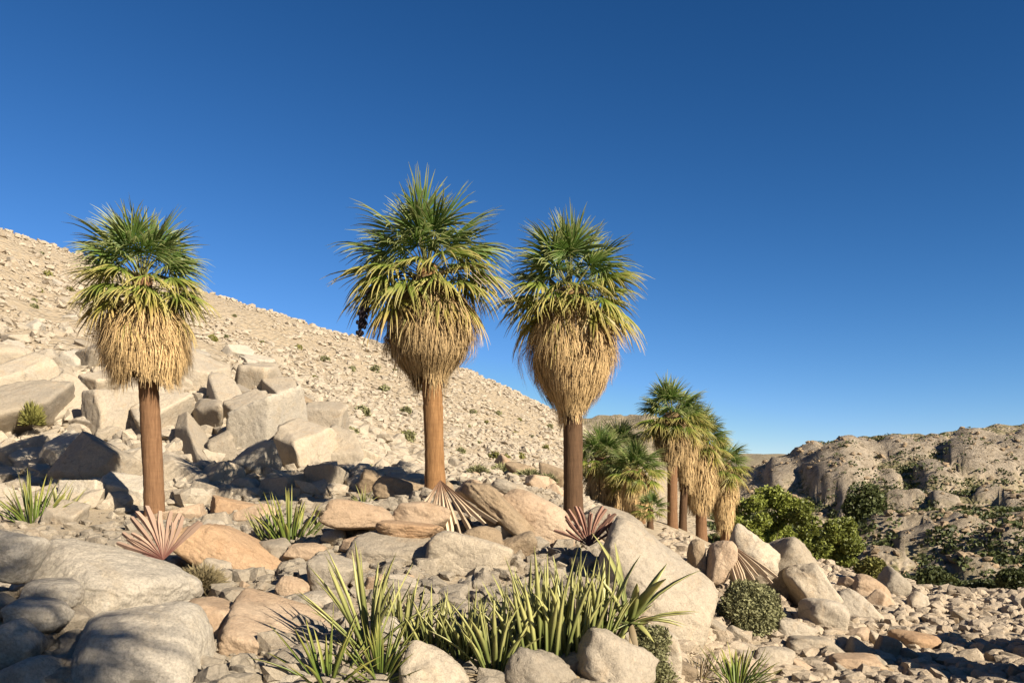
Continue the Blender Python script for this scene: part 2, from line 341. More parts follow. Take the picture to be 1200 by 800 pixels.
for (px, py, w_, h_, ln) in DOMES:
    d_ = hit(px, py)
    if d_ is None: continue
    x0 = d_ * (px - 600) / F; s_ = d_ / F; rx = w_ * s_ * 0.5; ry = h_ * s_ * 1.3
    uu = (gX - x0 - ln * (gY - d_) * 0.35) / rx; vv = (gY - d_) / ry
    q2 = uu ** 2 + vv ** 2 + 0.45 * vnoise(np.stack([gX / rx, gY / ry * 0.7, 0 * gX], -1) * 1.3, 60)
    hgt = np.clip(1 - q2, 0, 1) ** 0.36
    amp = (0.20 if py < 536 else 0.36)
    dz = np.maximum(dz, hgt * (amp * w_ * s_ * (1 + 0.12 * vnoise(np.stack([gX, gY, 0 * gX], -1) / (0.4 * rx), 61)))); bare = np.maximum(bare, sstep(hgt, 0.15, 0.5))
gZ += dz
rid = 1 - np.abs(vnoise(np.stack([gX / 3.4 + gY / 9.0, gY / 7.0, 0 * gX], -1), 63)) * 2
gZ += right * (0.9 * np.clip(-rid, -0.2, 1) * -1.2 + 0.35 * fbm(P3 / 2.6, 64, 4))
idx = np.arange(nT * nL).reshape(nT, nL)
q = np.stack([idx[:-1, :-1], idx[:-1, 1:], idx[1:, 1:], idx[1:, :-1]], -1).reshape(-1, 4)[:, ::-1]
inner = np.concatenate([[nT * nL], idx[:, 0]])
tri = np.stack([np.full(nT - 1, nT * nL), idx[:-1, 0], idx[1:, 0]], -1)[:, ::-1]
V = np.concatenate([np.stack([gX, gY, gZ], -1).reshape(-1, 3), [[0, 0, gZ[:, 0].mean()]]])
tme = mesh_np('terrain', V, [q, tri], [M['ground']], True)
fa = tme.attributes.new('far', 'FLOAT', 'POINT'); fa.data.foreach_set('value', np.append(sstep(gR, 34, 60).ravel(), 0).astype(np.float32))
scrub_shade = np.clip(right * (1.0 - 0.95 * bare) + 0.7 * sstep(gR, 190, 240), 0, 1)  # scrub tint across the wash, plus shade painted onto the far hills
fc = tme.attributes.new('bare', 'FLOAT', 'POINT'); fc.data.foreach_set('value', np.append(bare.ravel(), 0).astype(np.float32))
fb = tme.attributes.new('scrub', 'FLOAT', 'POINT'); fb.data.foreach_set('value', np.append(scrub_shade.ravel(), 0).astype(np.float32))
tag(link('terrain', tme), 'dry stony canyon ground rising to a scree hillside', None, None, 'structure')

def nrm(x, y, e=0.6):
    n = np.array([H(x - e, y) - H(x + e, y), H(x, y - e) - H(x, y + e), 2 * e]); return n / np.linalg.norm(n)

# ------------------------------------------------------------------ boulders
def rock_shape(sub, seed, p=9, npl=16, cuts=(), noise=0.05, crack=0.0, block=0.0):
    """rounded polyhedron: random chamfer planes, or (block) three joint sets as in split granite"""
    D, Fa = ICO[sub]; g = np.random.default_rng(seed)
    n = g.normal(size=(npl, 3)); n /= np.linalg.norm(n, axis=1)[:, None]; h = g.uniform(0.74, 1.02, npl)
    ax = np.concatenate([np.eye(3), -np.eye(3)]); ah = np.full(6, 1.0)
    if block:
        ax = ax + g.normal(0, 0.20, (6, 3)); ax /= np.linalg.norm(ax, axis=1)[:, None]; ah = g.uniform(0.70, 0.92, 6); h = g.uniform(0.88, 1.12, npl)
    n = np.concatenate([n, ax]); h = np.concatenate([h, ah])
    if len(cuts):
        cn = np.array([c[:3] for c in cuts], float); cn /= np.linalg.norm(cn, axis=1)[:, None]
        n = np.concatenate([n, cn]); h = np.concatenate([h, [c[3] for c in cuts]])
    s = np.maximum(D @ n.T / h, 0) ** p
    r = s.sum(1) ** (-1.0 / p)
    q_ = D * r[:, None]
    r = r * (1 + noise * fbm(q_ * 1.7 + seed, seed, 4) + (noise * 0.30 * fbm(q_ * 7 + seed, seed + 5, 3) if sub > 3 else 0))
    if sub > 4: r = r * (1 + 0.012 * fbm(q_ * 16 + seed, seed + 8, 3) - 0.03 * np.clip(vnoise(q_ * 5 + 9, seed + 3) - 0.35, 0, 1))
    if crack:
        c = np.abs(vnoise(q_ * 1.3 + seed * 1.7, seed + 9)); r = r * (1 - crack * np.exp(-(c / 0.03) ** 2))
    return D * r[:, None], Fa
ROCKLIB = []
for k in range(18):
    Vr, Fr = rock_shape(4, 100 + k, p=[30, 110, 160][k % 3], npl=[12, 7, 5][k % 3], noise=[0.05, 0.025, 0.02][k % 3], block=1.0 if k % 3 else 0.0)
    ROCKLIB.append((Vr, Fr))
_rc = {}
def rock_mesh(k, mat):
    if (k, mat) not in _rc:
        Vr, Fr = ROCKLIB[k]; _rc[(k, mat)] = mesh_np('boulder', Vr, Fr, [M[mat]], True)
    return _rc[(k, mat)]
NAMED = []
def boulder(px, py, w, h, roll=0, mat='granite', label='', group=None, depth=None, seed=None, p=8, npl=16, cuts=(), sub=5, thick=None, yaw=0, pitch=0, noise=0.05, crack=0.0, lib=None, block=1.0, slab=False):
    """px,py,w,h: the rock's box in the photo. Its distance comes from the ground under its lower edge unless given."""
    d = depth if depth else hit(px, py if slab else min(py + h * 0.36, 815))
    if d is None: return None
    if slab: return slab_boulder(px, py, w, h, roll, mat, label, group, d, p, npl, sub, noise, crack, lib, yaw)
    s = d / F; tk = thick if thick else 0.5 * (w + h) * 0.5 * 1.15
    dc = d + tk * s * 0.45
    sc = dc / F
    loc = (dc * (px - 600) / F, dc, CZ + dc * (HY - py) / F)
    if lib is not None:
        me = rock_mesh(lib, mat)
    else:
        sd = seed if seed is not None else int(px * 7 + py * 13) % 9973
        Vr, Fr = rock_shape(sub, sd, p, npl, cuts, noise, crack, block); me = mesh_np('boulder', Vr, Fr, [M[mat]], True)
    o = link('boulder', me)
    o.matrix_world = Matrix.Translation(loc) @ Matrix.Rotation(R(roll), 4, 'Y') @ Matrix.Rotation(R(pitch), 4, 'X') @ Matrix.Diagonal((w * sc / 2, tk * sc, h * sc / 2, 1)) @ Matrix.Rotation(R(yaw), 4, 'Z')
    tag(o, label, 'boulder', group)
    NAMED.append((px, py, w, h)); return o
def slab_boulder(px, py, w, h, roll, mat, label, group, d, p, npl, sub, noise, crack, lib, yaw):
    """a block bedded in the slope: its flat side follows the ground"""
    x = d * (px - 600) / F; s = d / F; n = Vector(tuple(nrm(x, d, max(0.8, w * s * 0.5)))); view = Vector((x, d, CZ + d * (HY - py) / F - CZ)).normalized()
    z = float(H(x, d)); t1 = Vector((1, 0, 0)); t1 = (t1 - n * t1.dot(n)).normalized(); t2 = n.cross(t1)
    fore = max(0.34, abs(view.dot(n))); m = 0.5 * (w + h)
    g = random.Random(int(px * 3 + py * 5)); th = min(w, h) * s * (g.uniform(0.5, 0.8) if lib is None else g.uniform(0.32, 0.55))
    me = rock_mesh(lib, mat) if lib is not None else mesh_np('boulder', *rock_shape(sub, int(px * 7 + py * 13) % 9973, p, npl, (), noise, crack, 1.0), [M[mat]], True)
    o = link('boulder', me); B = Matrix((t1, t2, n)).transposed().to_4x4(); up = g.uniform(0.05, 0.35) * th
    o.matrix_world = Matrix.Translation(Vector((x, d, z)) + n * up) @ B @ Matrix.Rotation(R(-roll), 4, 'Z') @ Euler((g.uniform(-0.3, 0.3), g.uniform(-0.3, 0.3), 0)).to_matrix().to_4x4() @ Matrix.Diagonal((w * s * 0.5, h * s * 0.5 / fore ** 0.35, th, 1)) @ Matrix.Rotation(R(yaw), 4, 'Z')
    tag(o, label, 'boulder', group); NAMED.append((px, py, w, h)); return o
# --- foreground, one by one
boulder(158, 790, 232, 216, 6, 'granite_grey', 'largest rounded grey granite boulder with one flank in dappled shade', depth=8.0, seed=11, sub=6, p=10, npl=10, cuts=[(-0.85, -0.35, 0.22, 0.62), (0.25, -0.5, 0.8, 0.74), (0.9, -0.2, 0.35, 0.86)], thick=95, noise=0.035)
boulder(118, 684, 240, 118, 10, 'granite_grey', 'long smooth granite boulder behind the large rounded grey boulder', depth=9.6, seed=15, sub=6, p=9, npl=10, cuts=[(-0.6, -0.6, 0.3, 0.62), (0.2, -0.4, 0.9, 0.66)], thick=100, noise=0.04, crack=0.03)
boulder(16, 652, 70, 78, 10, 'granite_grey', 'upright pale rock against the end of the long smooth boulder', depth=8.9, seed=18, p=8)
boulder(64, 698, 80, 46, 8, 'granite_grey', 'low domed rock wedged between the two large grey boulders', depth=8.8, seed=21)
boulder(40, 722, 72, 44, 5, 'granite_grey', 'flat rock with a thin crack beside the large rounded boulder', depth=8.3, seed=24, p=14, crack=0.05)
boulder(14, 756, 76, 62, -8, 'granite_grey', 'shaded rock below the flat cracked rock', depth=8.0, seed=27)
boulder(34, 796, 84, 62, -22, 'granite_grey', 'shaded tilted rock at the foot of the large rounded boulder', depth=7.6, seed=30)
boulder(284, 656, 152, 66, 33, 'granite_tan', 'tan oval boulder leaning on the slope below the short skirted palm', depth=14.5, seed=33, sub=6, p=7, npl=12, cuts=[(0.1, -0.55, 0.85, 0.7)], noise=0.03)
boulder(342, 690, 46, 34, 20, 'granite_pink', 'small pinkish rock tucked under the lower end of the tan oval boulder', seed=35)
boulder(330, 752, 175, 105, 20, 'granite_pink', 'broad flat sandy rock slab striped with spiky leaf shadows', depth=9.3, seed=36, sub=6, p=12, npl=8, thick=100, noise=0.03, cuts=[(0.0, -0.35, 0.93, 0.45)])
boulder(247, 745, 90, 120, 35, 'granite_pink', 'sandy rock slab beside the large rounded grey boulder', depth=9.8, seed=38, p=10, npl=9, thick=70, noise=0.04)
boulder(386, 676, 66, 54, 10, 'granite', 'pale pitted rock between the tan oval boulder and the spiky clumps', seed=40)
boulder(372, 706, 60, 30, 6, 'granite', 'low pale rock below the pale pitted rock', seed=41)
boulder(360, 648, 56, 24, 8, 'granite_pink', 'flat pinkish rock under the green spiky plant on the slope', seed=42, p=12)
boulder(392, 630, 32, 24, 0, 'granite', 'small rounded rock beside the flat stacked slabs', seed=43)
boulder(462, 652, 112, 76, 6, 'granite', 'wide pale slab forming the front of the flat stacked slabs', depth=14, seed=44, sub=6, p=14, npl=9, cuts=[(0, -0.5, 0.85, 0.6)], noise=0.035)
boulder(545, 655, 112, 60, 8, 'granite', 'pale wedge rock beside the flat stacked slabs', depth=13.6, seed=46, p=12, npl=10)
boulder(474, 621, 78, 24, 4, 'granite_tan', 'thin tan slab lying on the wide pale slab', depth=14.4, seed=47, p=12, npl=8, thick=34)
boulder(432, 608, 72, 28, -4, 'granite_pink', 'thin cracked pinkish slab at the back of the flat stacked slabs', depth=15.6, seed=48, p=12, npl=8, thick=40)
boulder(496, 604, 72, 36, 12, 'granite_pink', 'blocky pinkish slab below the tallest palm', depth=16.4, seed=49, p=14, npl=8, thick=40)
boulder(404, 597, 70, 26, 4, 'granite', 'pale flat rock behind the thin cracked slab', depth=18, seed=50, p=12)
boulder(468, 575, 72, 34, 4, 'granite_brown', 'brown domed boulder beside the tallest palm foot', depth=26, seed=51, p=8)
boulder(588, 598, 108, 34, 40, 'granite_brown', 'brown weathered slab sloping down from the tallest palm foot', depth=17, seed=52, p=14, npl=9, noise=0.06, thick=45)
boulder(570, 584, 80, 30, 32, 'granite_pink', 'narrow pinkish slab beside the tallest palm foot', depth=20, seed=57, p=14, npl=9, thick=40)
boulder(630, 608, 112, 66, 27, 'granite_pink', 'smooth pinkish cream boulder beside the dark trunked palm', depth=17.5, seed=53, sub=6, p=8, npl=10, noise=0.03)
boulder(566, 632, 54, 36, 4, 'granite_brown', 'dark hollowed rock under the brown weathered slab', depth=15, seed=54)
boulder(606, 640, 60, 34, -20, 'granite_brown', 'low brown rock under the smooth pinkish cream boulder', depth=15.2, seed=59)
boulder(600, 576, 60, 24, 20, 'granite', 'pale low rock behind the brown weathered slab', depth=24, seed=55)
boulder(768, 702, 190, 156, 28, 'granite', 'huge smooth pale boulder below the thatched palm cluster', depth=13.4, seed=62, sub=6, p=9, npl=8, cuts=[(0.95, -0.1, 0.1, 0.72), (0.15, -0.75, 0.62, 0.62)], thick=110, noise=0.03, crack=0.02)
boulder(722, 618, 92, 44, 24, 'granite', 'pale slab beside the dark trunked palm foot', depth=21, seed=63, p=12)
boulder(508, 800, 104, 86, 24, 'granite', 'smooth pale boulder at the foot of the spreading spiky rosette', depth=8.0, seed=64, p=9, npl=14, block=0, noise=0.07)
boulder(452, 752, 62, 62, 10, 'granite_grey', 'small grey boulder behind the spreading spiky rosette', depth=9.2, seed=65)
boulder(628, 802, 84, 80, 28, 'granite', 'pale boulder with dark blotches under the spiky clumps', depth=8.2, seed=66, p=10, block=0, noise=0.08)
boulder(716, 792, 96, 88, 26, 'granite', 'broad pale boulder below the tallest spiky clump', depth=8.5, seed=67, p=12, npl=12, block=0, noise=0.08)
boulder(772, 762, 62, 66, 12, 'granite', 'pale boulder between the huge smooth boulder and the mossy cushion', depth=10.4, seed=68)
boulder(338, 800, 74, 36, -4, 'granite_grey', 'low grey rock beside the striped sandy slab', depth=7.9, seed=69)
boulder(792, 786, 60, 34, 10, 'granite_brown', 'low brown rock under the huge smooth boulder', seed=70)
boulder(846, 654, 38, 58, 14, 'granite_pink', 'tan upright rock under the thatched palm cluster', depth=20, seed=71)
boulder(818, 656, 24, 54, -6, 'granite_brown', 'narrow brown rock beside the tan upright rock', depth=20.4, seed=72)
boulder(874, 662, 62, 62, 24, 'granite', 'pale fluted rock face behind the grey green shrub', depth=21.5, seed=73, p=14, noise=0.07)
boulder(920, 672, 66, 84, 30, 'granite', 'large jointed rock beside the pale fluted rock', depth=22, seed=74, p=14, npl=12, noise=0.06, crack=0.06)
boulder(952, 694, 46, 84, -38, 'granite', 'leaning pointed rock above the wash bank', depth=21, seed=75, p=12, npl=9)
boulder(966, 722, 62, 44, 16, 'granite', 'rounded rock at the foot of the leaning pointed rock', seed=76)
boulder(926, 738, 56, 32, 18, 'granite', 'pale wedge rock beside the grey green shrub', seed=77, p=12)
boulder(1002, 716, 62, 44, 38, 'granite', 'sloping rounded boulder on the wash bank', depth=23, seed=78)
boulder(1020, 690, 52, 30, 30, 'granite_pink', 'low sloping rock above the sloping rounded boulder', depth=27, seed=79)
boulder(1076, 752, 62, 28, 6, 'granite_tan', 'long tan boulder lying in the wash', seed=80, p=7, npl=9)
boulder(1038, 758, 30, 30, 20, 'granite_pink', 'small pointed rock beside the long tan boulder', seed=81, p=14)
boulder(950, 758, 70, 28, 8, 'granite', 'low flat rock at the foot of the wash bank', seed=82, p=12)
boulder(1000, 778, 76, 26, 6, 'granite_pink', 'flat pinkish slab at the edge of the wash', seed=83, p=14)
boulder(906, 772, 50, 34, 10, 'granite', 'rounded pale rock above the bright green spiky plant', seed=84)
boulder(1046, 686, 44, 36, 14, 'granite', 'pale boulder where the bank meets the stony wash', depth=31, seed=85)
boulder(1335, 745, 170, 250, 10, 'granite', 'tall boulder on the far bank of the wash', depth=13.0, seed=91, p=16)
boulder(1300, 735, 120, 130, -12, 'granite', 'boulder behind the tall boulder on the far bank of the wash', depth=17.0, seed=92, p=16)
# --- boulder outcrop on the slope behind the short skirted palm
OL = 'angular pale granite boulder in the tumbled outcrop behind the short skirted palm'; OG = 'outcrop boulders behind the short skirted palm'
def look(w, h):
    return ('large' if w > 46 else 'medium sized' if w > 24 else 'small') + ' ' + ('upright' if h > w * 1.05 else 'blocky' if h > w * 0.62 else 'flat')
def zoned(noun, zones):
    """label maker: how the rock looks + the neighbour it lies by; zones = [(test, phrase)]"""
    def f(px, py, w, h, ma=''):
        for test, ph in zones:
            if test(px, py): return ('%s %s %s' % (look(w, h), noun, ph), 'rocks ' + ph)
    return f
_ol = zoned('pale granite block', [
    (lambda x, y: y < 425 and x < 110, 'half buried in the scree above the yellow green shrub'), (lambda x, y: y < 425, 'half buried in the scree above the jointed outcrop'),
    (lambda x, y: y > 575 and x < 350, 'at the ground line below the jointed outcrop'), (lambda x, y: x < 62, 'beside the yellow green shrub on the outcrop'), (lambda x, y: x < 160, 'between the yellow green shrub and the short skirted palm'),
    (lambda x, y: x < 250, 'in the outcrop just behind the short skirted palm trunk'), (lambda x, y: x < 350, 'in the middle of the jointed outcrop'), (lambda x, y: True, 'at the end of the outcrop towards the tallest palm')])
def olab(px, py, w, h, ma=''):
    if ma in ('granite_tan', 'granite_pink'): return ('thin tan slab bedded between the short skirted palm and the green spiky plant', 'thin tan slabs below the outcrop')
    return _ol(px, py, w, h)
L_BACK = zoned('weathered rock', [(lambda x, y: x < 520, 'on the flat between the outcrop and the tallest palm'), (lambda x, y: True, 'on the flat between the tallest and the dark trunked palm')])
L_SLAB = zoned('pale rock', [(lambda x, y: x < 240, 'on the ground below the short skirted palm'), (lambda x, y: x < 415, 'near the green spiky plant on the slope'), (lambda x, y: x < 565, 'around the flat stacked slabs'), (lambda x, y: True, 'around the smooth pinkish cream boulder')])
L_BANK = zoned('rough rock', [(lambda x, y: x < 905, 'around the rounded grey green shrub'), (lambda x, y: y < 730, 'around the leaning pointed rock on the bank'), (lambda x, y: True, 'where the bank runs out into the wash')])
L_WASH = zoned('weathered cobble', [(lambda x, y: y < 722, 'at the far end of the wash before the bushes'), (lambda x, y: x < 1115, 'in the wash near the long tan boulder'), (lambda x, y: True, 'in the open stony bed of the wash')])
for (px, py, w, h, ro, ma) in [(314, 522, 74, 86, 18, 'granite_grey'), (290, 497, 56, 52, 30, 'granite'), (262, 480, 40, 70, -32, 'granite'), (232, 452, 74, 44, 10, 'granite'), (240, 498, 34, 74, -28, 'granite'), (328, 470, 44, 60, -22, 'granite'),
                               (305, 458, 40, 40, 10, 'granite'), (225, 530, 44, 72, -36, 'granite'), (196, 500, 52, 60, 28, 'granite'), (262, 535, 40, 46, -22, 'granite'), (284, 470, 26, 56, -34, 'granite'), (350, 495, 44, 40, 12, 'granite_brown'),
                               (358, 545, 70, 60, 18, 'granite'), (378, 510, 62, 40, 14, 'granite'), (400, 545, 54, 50, 8, 'granite'), (300, 560, 52, 40, 24, 'granite_grey'), (262, 568, 56, 34, 30, 'granite'), (330, 578, 60, 34, 20, 'granite'), (210, 568, 70, 38, 14, 'granite'),
                               (245, 586, 66, 26, 6, 'granite'), (275, 600, 72, 20, 2, 'granite_tan'), (300, 608, 50, 20, 6, 'granite_pink'), (385, 575, 50, 34, 22, 'granite'), (428, 548, 46, 40, 10, 'granite'), (140, 500, 74, 56, 30, 'granite'), (165, 470, 44, 40, 22, 'granite'),
                               (28, 472, 64, 60, 24, 'granite'), (82, 482, 72, 56, 30, 'granite'), (122, 462, 56, 44, 20, 'granite'), (150, 448, 54, 40, 26, 'granite'), (52, 436, 44, 34, 22, 'granite'), (110, 432, 50, 28, 28, 'granite'), (14, 428, 36, 40, 40, 'granite'), (108, 500, 44, 30, 4, 'granite'), (20, 500, 60, 80, 34, 'granite'), (50, 540, 40, 70, 24, 'granite_grey'),
                               (26, 545, 44, 64, 40, 'granite'), (80, 545, 50, 46, 30, 'granite_grey'), (120, 565, 90, 60, 16, 'granite'), (150, 590, 80, 36, 14, 'granite_grey'), (100, 590, 60, 34, 10, 'granite_grey'), (75, 612, 50, 30, 10, 'granite'),
                               (20, 460, 60, 40, 26, 'granite'), (440, 575, 36, 30, 10, 'granite_brown'), (215, 610, 60, 26, 4, 'granite_pink')]:
    boulder(px, py, w * 0.92, h * 0.98, ro, ma, *olab(px, py, w, h, ma), p=140, npl=6, sub=4 if w < 44 else 5, noise=0.022, slab=True)
def scatter(n, region, smin, smax, label, group, mats, aspect=(0.5, 0.95), lean=(-10, 35), power=1.8, gap=0.36, embed=0.2, slab=False):
    cnt = 0; tries = 0; g = random.Random(len(NAMED) * 31 + 5)
    while cnt < n and tries < n * 30:
        tries += 1
        px, py = region(g); s = smin + (smax - smin) * g.random() ** power
        if any(abs(px - a) < gap * (s + c) * 0.5 and abs(py - b) < gap * (s + e) * 0.5 for a, b, c, e in NAMED[-400:]): continue
        hh = s * g.uniform(*aspect)
        o = boulder(px, py - hh * (0.5 - embed), s, hh, g.uniform(*lean), g.choice(mats), *label(px, py, s, hh), lib=g.randrange(18), yaw=g.uniform(0, 360), pitch=g.uniform(-15, 15), slab=slab)
        if o: cnt += 1
def quad_region(pts):
    (a, b, c, d) = pts
    def f(g):
        u, v = g.random(), g.random()
        return tuple((a[i] * (1 - u) + b[i] * u) * (1 - v) + (d[i] * (1 - u) + c[i] * u) * v for i in (0, 1))
    return f
scatter(112, quad_region([(0, 380), (330, 430), (440, 580), (0, 600)]), 14, 40, olab, OG, ['granite', 'granite', 'granite_grey'], slab=True)
scatter(20, quad_region([(0, 300), (190, 380), (210, 470), (0, 440)]), 10, 32, olab, OG, ['granite', 'granite', 'granite_grey'], slab=True)
scatter(26, quad_region([(400, 500), (640, 560), (700, 590), (400, 585)]), 9, 34, L_BACK, None, ['granite', 'granite_pink', 'granite_brown'])
scatter(32, quad_region([(60, 596), (700, 600), (700, 690), (300, 700)]), 10, 44, L_SLAB, None, ['granite', 'granite_pink', 'granite'])
scatter(38, quad_region([(850, 690), (1030, 680), (1060, 790), (800, 795)]), 10, 40, L_BANK, None, ['granite', 'granite_pink', 'granite'])
scatter(46, quad_region([(1040, 695), (1215, 695), (1215, 800), (980, 800)]), 8, 30, L_WASH, None, ['granite_wash', 'granite_wash', 'granite_brown', 'granite'], aspect=(0.4, 0.7))

# ------------------------------------------------------------------ scree and gravel (uncountable): one mesh each
def stones(name, x, y, size, mat, label, seed, big=1e9, sink=0.25, flat=0.7):
    """angular stones lying on the ground; those larger than `big` get the finer shape"""
    Vs_, Fs_, off = [], [], 0
    for sub, sel in ((1, size < big), (2, size >= big)):
        xs, ys, sz = x[sel], y[sel], size[sel]; n = len(xs)
        if n == 0: continue
        g = np.random.default_rng(seed + sub); D, Fa = ICO[sub]; nv = len(D)
        lib = np.array([rock_shape(sub, 300 + k, 34, 7, noise=0.08, block=1.0)[0] for k in range(10)])
        k = g.integers(0, 10, n); Vs = lib[k] * (np.stack([g.uniform(0.7, 1.2, n), g.uniform(0.7, 1.2, n), g.uniform(0.45, 1.0, n) * flat * 1.3], 1) * sz[:, None] / 2)[:, None, :]
        a = g.uniform(0, 2 * math.pi, n); b = g.normal(0, 0.35, n)
        ca_, sa_ = np.cos(a)[:, None], np.sin(a)[:, None]; cb_, sb_ = np.cos(b)[:, None], np.sin(b)[:, None]
        X = Vs[..., 0] * cb_ + Vs[..., 2] * sb_; Z = -Vs[..., 0] * sb_ + Vs[..., 2] * cb_
        Xr = X * ca_ - Vs[..., 1] * sa_; Yr = X * sa_ + Vs[..., 1] * ca_
        z = H(xs, ys) + sz * flat * (0.5 - sink) * 0.6
        Vs_.append(np.stack([Xr + xs[:, None], Yr + ys[:, None], Z + z[:, None]], -1).reshape(-1, 3))
        Fs_.append((Fa[None] + (np.arange(n) * nv)[:, None, None]).reshape(-1, 3) + off); off += n * nv
    o = link(name, mesh_np(name, np.concatenate(Vs_), Fs_, [M[mat]], False)); tag(o, label, None, None, 'stuff'); return o
def polar(n, t0, t1, r0, r1, seed, pw=1.0):
    g = np.random.default_rng(seed); t = g.uniform(R(t0), R(t1), n); r = np.exp(g.uniform(0, 1, n) ** pw * math.log(r1 / r0) + math.log(r0))
    return r * np.sin(t), r * np.cos(t), r, g
x, y, r, g = polar(34000, -36, 6, 36, 175, 1, 0.75)
keep = fbm(np.stack([x / 9, y / 9, 0 * x], -1), 77, 3) > -0.75
x, y, r = x[keep], y[keep], r[keep]
stones('scree', x, y, (0.13 + 0.65 * g.random(len(x)) ** 4) * (0.7 + r / 170), 'scree', 'pale scree of countless small stones covering the hillside', 2)
x, y, r, g = polar(3400, -35, -6, 31, 54, 13)
stones('outcrop_rubble', x, y, 0.14 + 1.1 * g.random(len(x)) ** 2.4, 'scree', 'angular broken rock filling the gaps of the outcrop', 14, 0.32)
x, y, r, g = polar(8000, -35, 8, 8, 36, 3)
stones('rubble', x, y, 0.05 + 0.40 * g.random(len(x)) ** 4, 'scree', 'loose stones and gravel between the boulders under the palms', 4, 0.13)
x, y, r, g = polar(11000, 10, 38, 11, 48, 5)
stones('wash_gravel', x, y, (0.06 + 0.36 * g.random(len(x)) ** 3.5) * (0.7 + r / 45), 'granite_wash', 'rough stones and cobbles covering the dry wash bed', 6, 0.16)
x, y, r, g = polar(3500, 14, 38, 60, 165, 7)
stones('hill_rubble', x, y, 0.25 + 0.9 * g.random(len(x)) ** 4, 'granite_brown', 'scattered rubble on the hill across the wash', 8)

# ------------------------------------------------------------------ palms
def frond_mesh(name, elev, mat, seed, pet=1.5, rad=1.7, droop=0.5, tipdroop=1.0, nseg=32, spread=108, stiff=0.5):
    g = np.random.default_rng(seed)
    # leaf stalk, bending under its weight
    pts = [np.zeros(3)]; a = R(elev); n = 7
    for k in range(n):
        a -= droop / n * max(0.25, math.cos(a)); pts.append(pts[-1] + np.array([math.cos(a), 0, math.sin(a)]) * pet / n)
    pts = np.array(pts); V = []; Fq = []; UV = []; MI = []
    for k, p_ in enumerate(pts):
        wd = 0.05 - 0.03 * k / n
        tdir = pts[min(k + 1, n)] - pts[max(k - 1, 0)]; tdir /= np.linalg.norm(tdir); up = np.array([-tdir[2], 0, tdir[0]])
        for dy, du in ((-wd, 0.01), (0, -0.02), (wd, 0.01)):
            V.append(p_ + np.array([0, dy, 0]) + up * du); UV.append((0.2, 0.5))
    for k in range(n):
        for j in (0, 1): Fq.append((3 * k + j, 3 * k + j + 1, 3 * k + j + 4, 3 * k + j + 3)); MI.append(1)
    f = np.array([math.cos(a), 0, math.sin(a)]); s = np.array([0, 1.0, 0]); nn = np.array([-f[2], 0, f[0]])
    O = pts[-1]; dphi = 2 * R(spread) / nseg; rows = [0.0, 0.22, 0.45, 0.62, 0.8, 1.0]
    for i in range(nseg):
        ph = -R(spread) + (i + 0.5) * dphi + g.normal(0, 0.02); L = rad * (1 - 0.32 * (abs(ph) / R(spread)) ** 2) * g.uniform(0.82, 1.12)
        d0 = math.cos(ph) * f + math.sin(ph) * s - nn * (0.10 + 0.30 * abs(math.sin(ph))) ; d0 /= np.linalg.norm(d0)
        side0 = -math.sin(ph) * f + math.cos(ph) * s
        p_ = O.copy(); dcur = d0.copy(); rv = g.random(); b0 = len(V); td = tipdroop * g.uniform(0.6, 1.5); tw = g.normal(0, 0.35)
        prev = 0
        for ri, t in enumerate(rows):
            st = (t - prev) * L; prev = t
            if t > 0.2: dcur = dcur + np.array([0, 0, -1.0]) * td * 0.5 * (t - 0.2) ** 1.3 + side0 * tw * 0.12; dcur /= np.linalg.norm(dcur)
            p_ = p_ + dcur * st
            hw = 0.5 * L * min(t, 0.45) * dphi * 1.05 if t <= 0.45 else 0.5 * L * 0.45 * dphi * max(0.03, (1 - t) / 0.55) ** 0.8
            hw = max(hw, 0.004)
            nl = np.cross(dcur, side0); nl /= np.linalg.norm(nl)
            V += [p_ - side0 * hw - nl * hw * 0.35, p_ + nl * hw * 0.35, p_ + side0 * hw - nl * hw * 0.35]; UV += [(t, rv)] * 3
        for k in range(len(rows) - 1):
            for j in (0, 1): Fq.append((b0 + 3 * k + j, b0 + 3 * k + j + 1, b0 + 3 * k + j + 4, b0 + 3 * k + j + 3)); MI.append(0)
    return mesh_np(name, np.array(V), np.array(Fq), [M[mat], M['petiole']], False, UV, MI)
FR = {}
for e in (88, 74, 60, 46, 32, 18, 4, -12, -28, -45, -62):
    for v in range(2):
        mat = 'frond_green' if e >= 46 else 'frond_olive' if e >= 10 else 'frond_yellow' if e >= -35 else 'frond_dead'
        if e in (18, 4) and v: mat = 'frond_yellow' if e == 4 else 'frond_olive'
        FR[(e, v)] = frond_mesh('frond', e, mat, int(e + 200) * 3 + v, pet=1.55 if e > 0 else 1.35, rad=(1.75 if e < 70 else 1.6) + 0.1 * v, droop=0.25 + 0.5 * (1 - max(e, 0) / 90), tipdroop=0.3 + 0.95 * (1 - max(e, -20) / 90) ** 1.2)
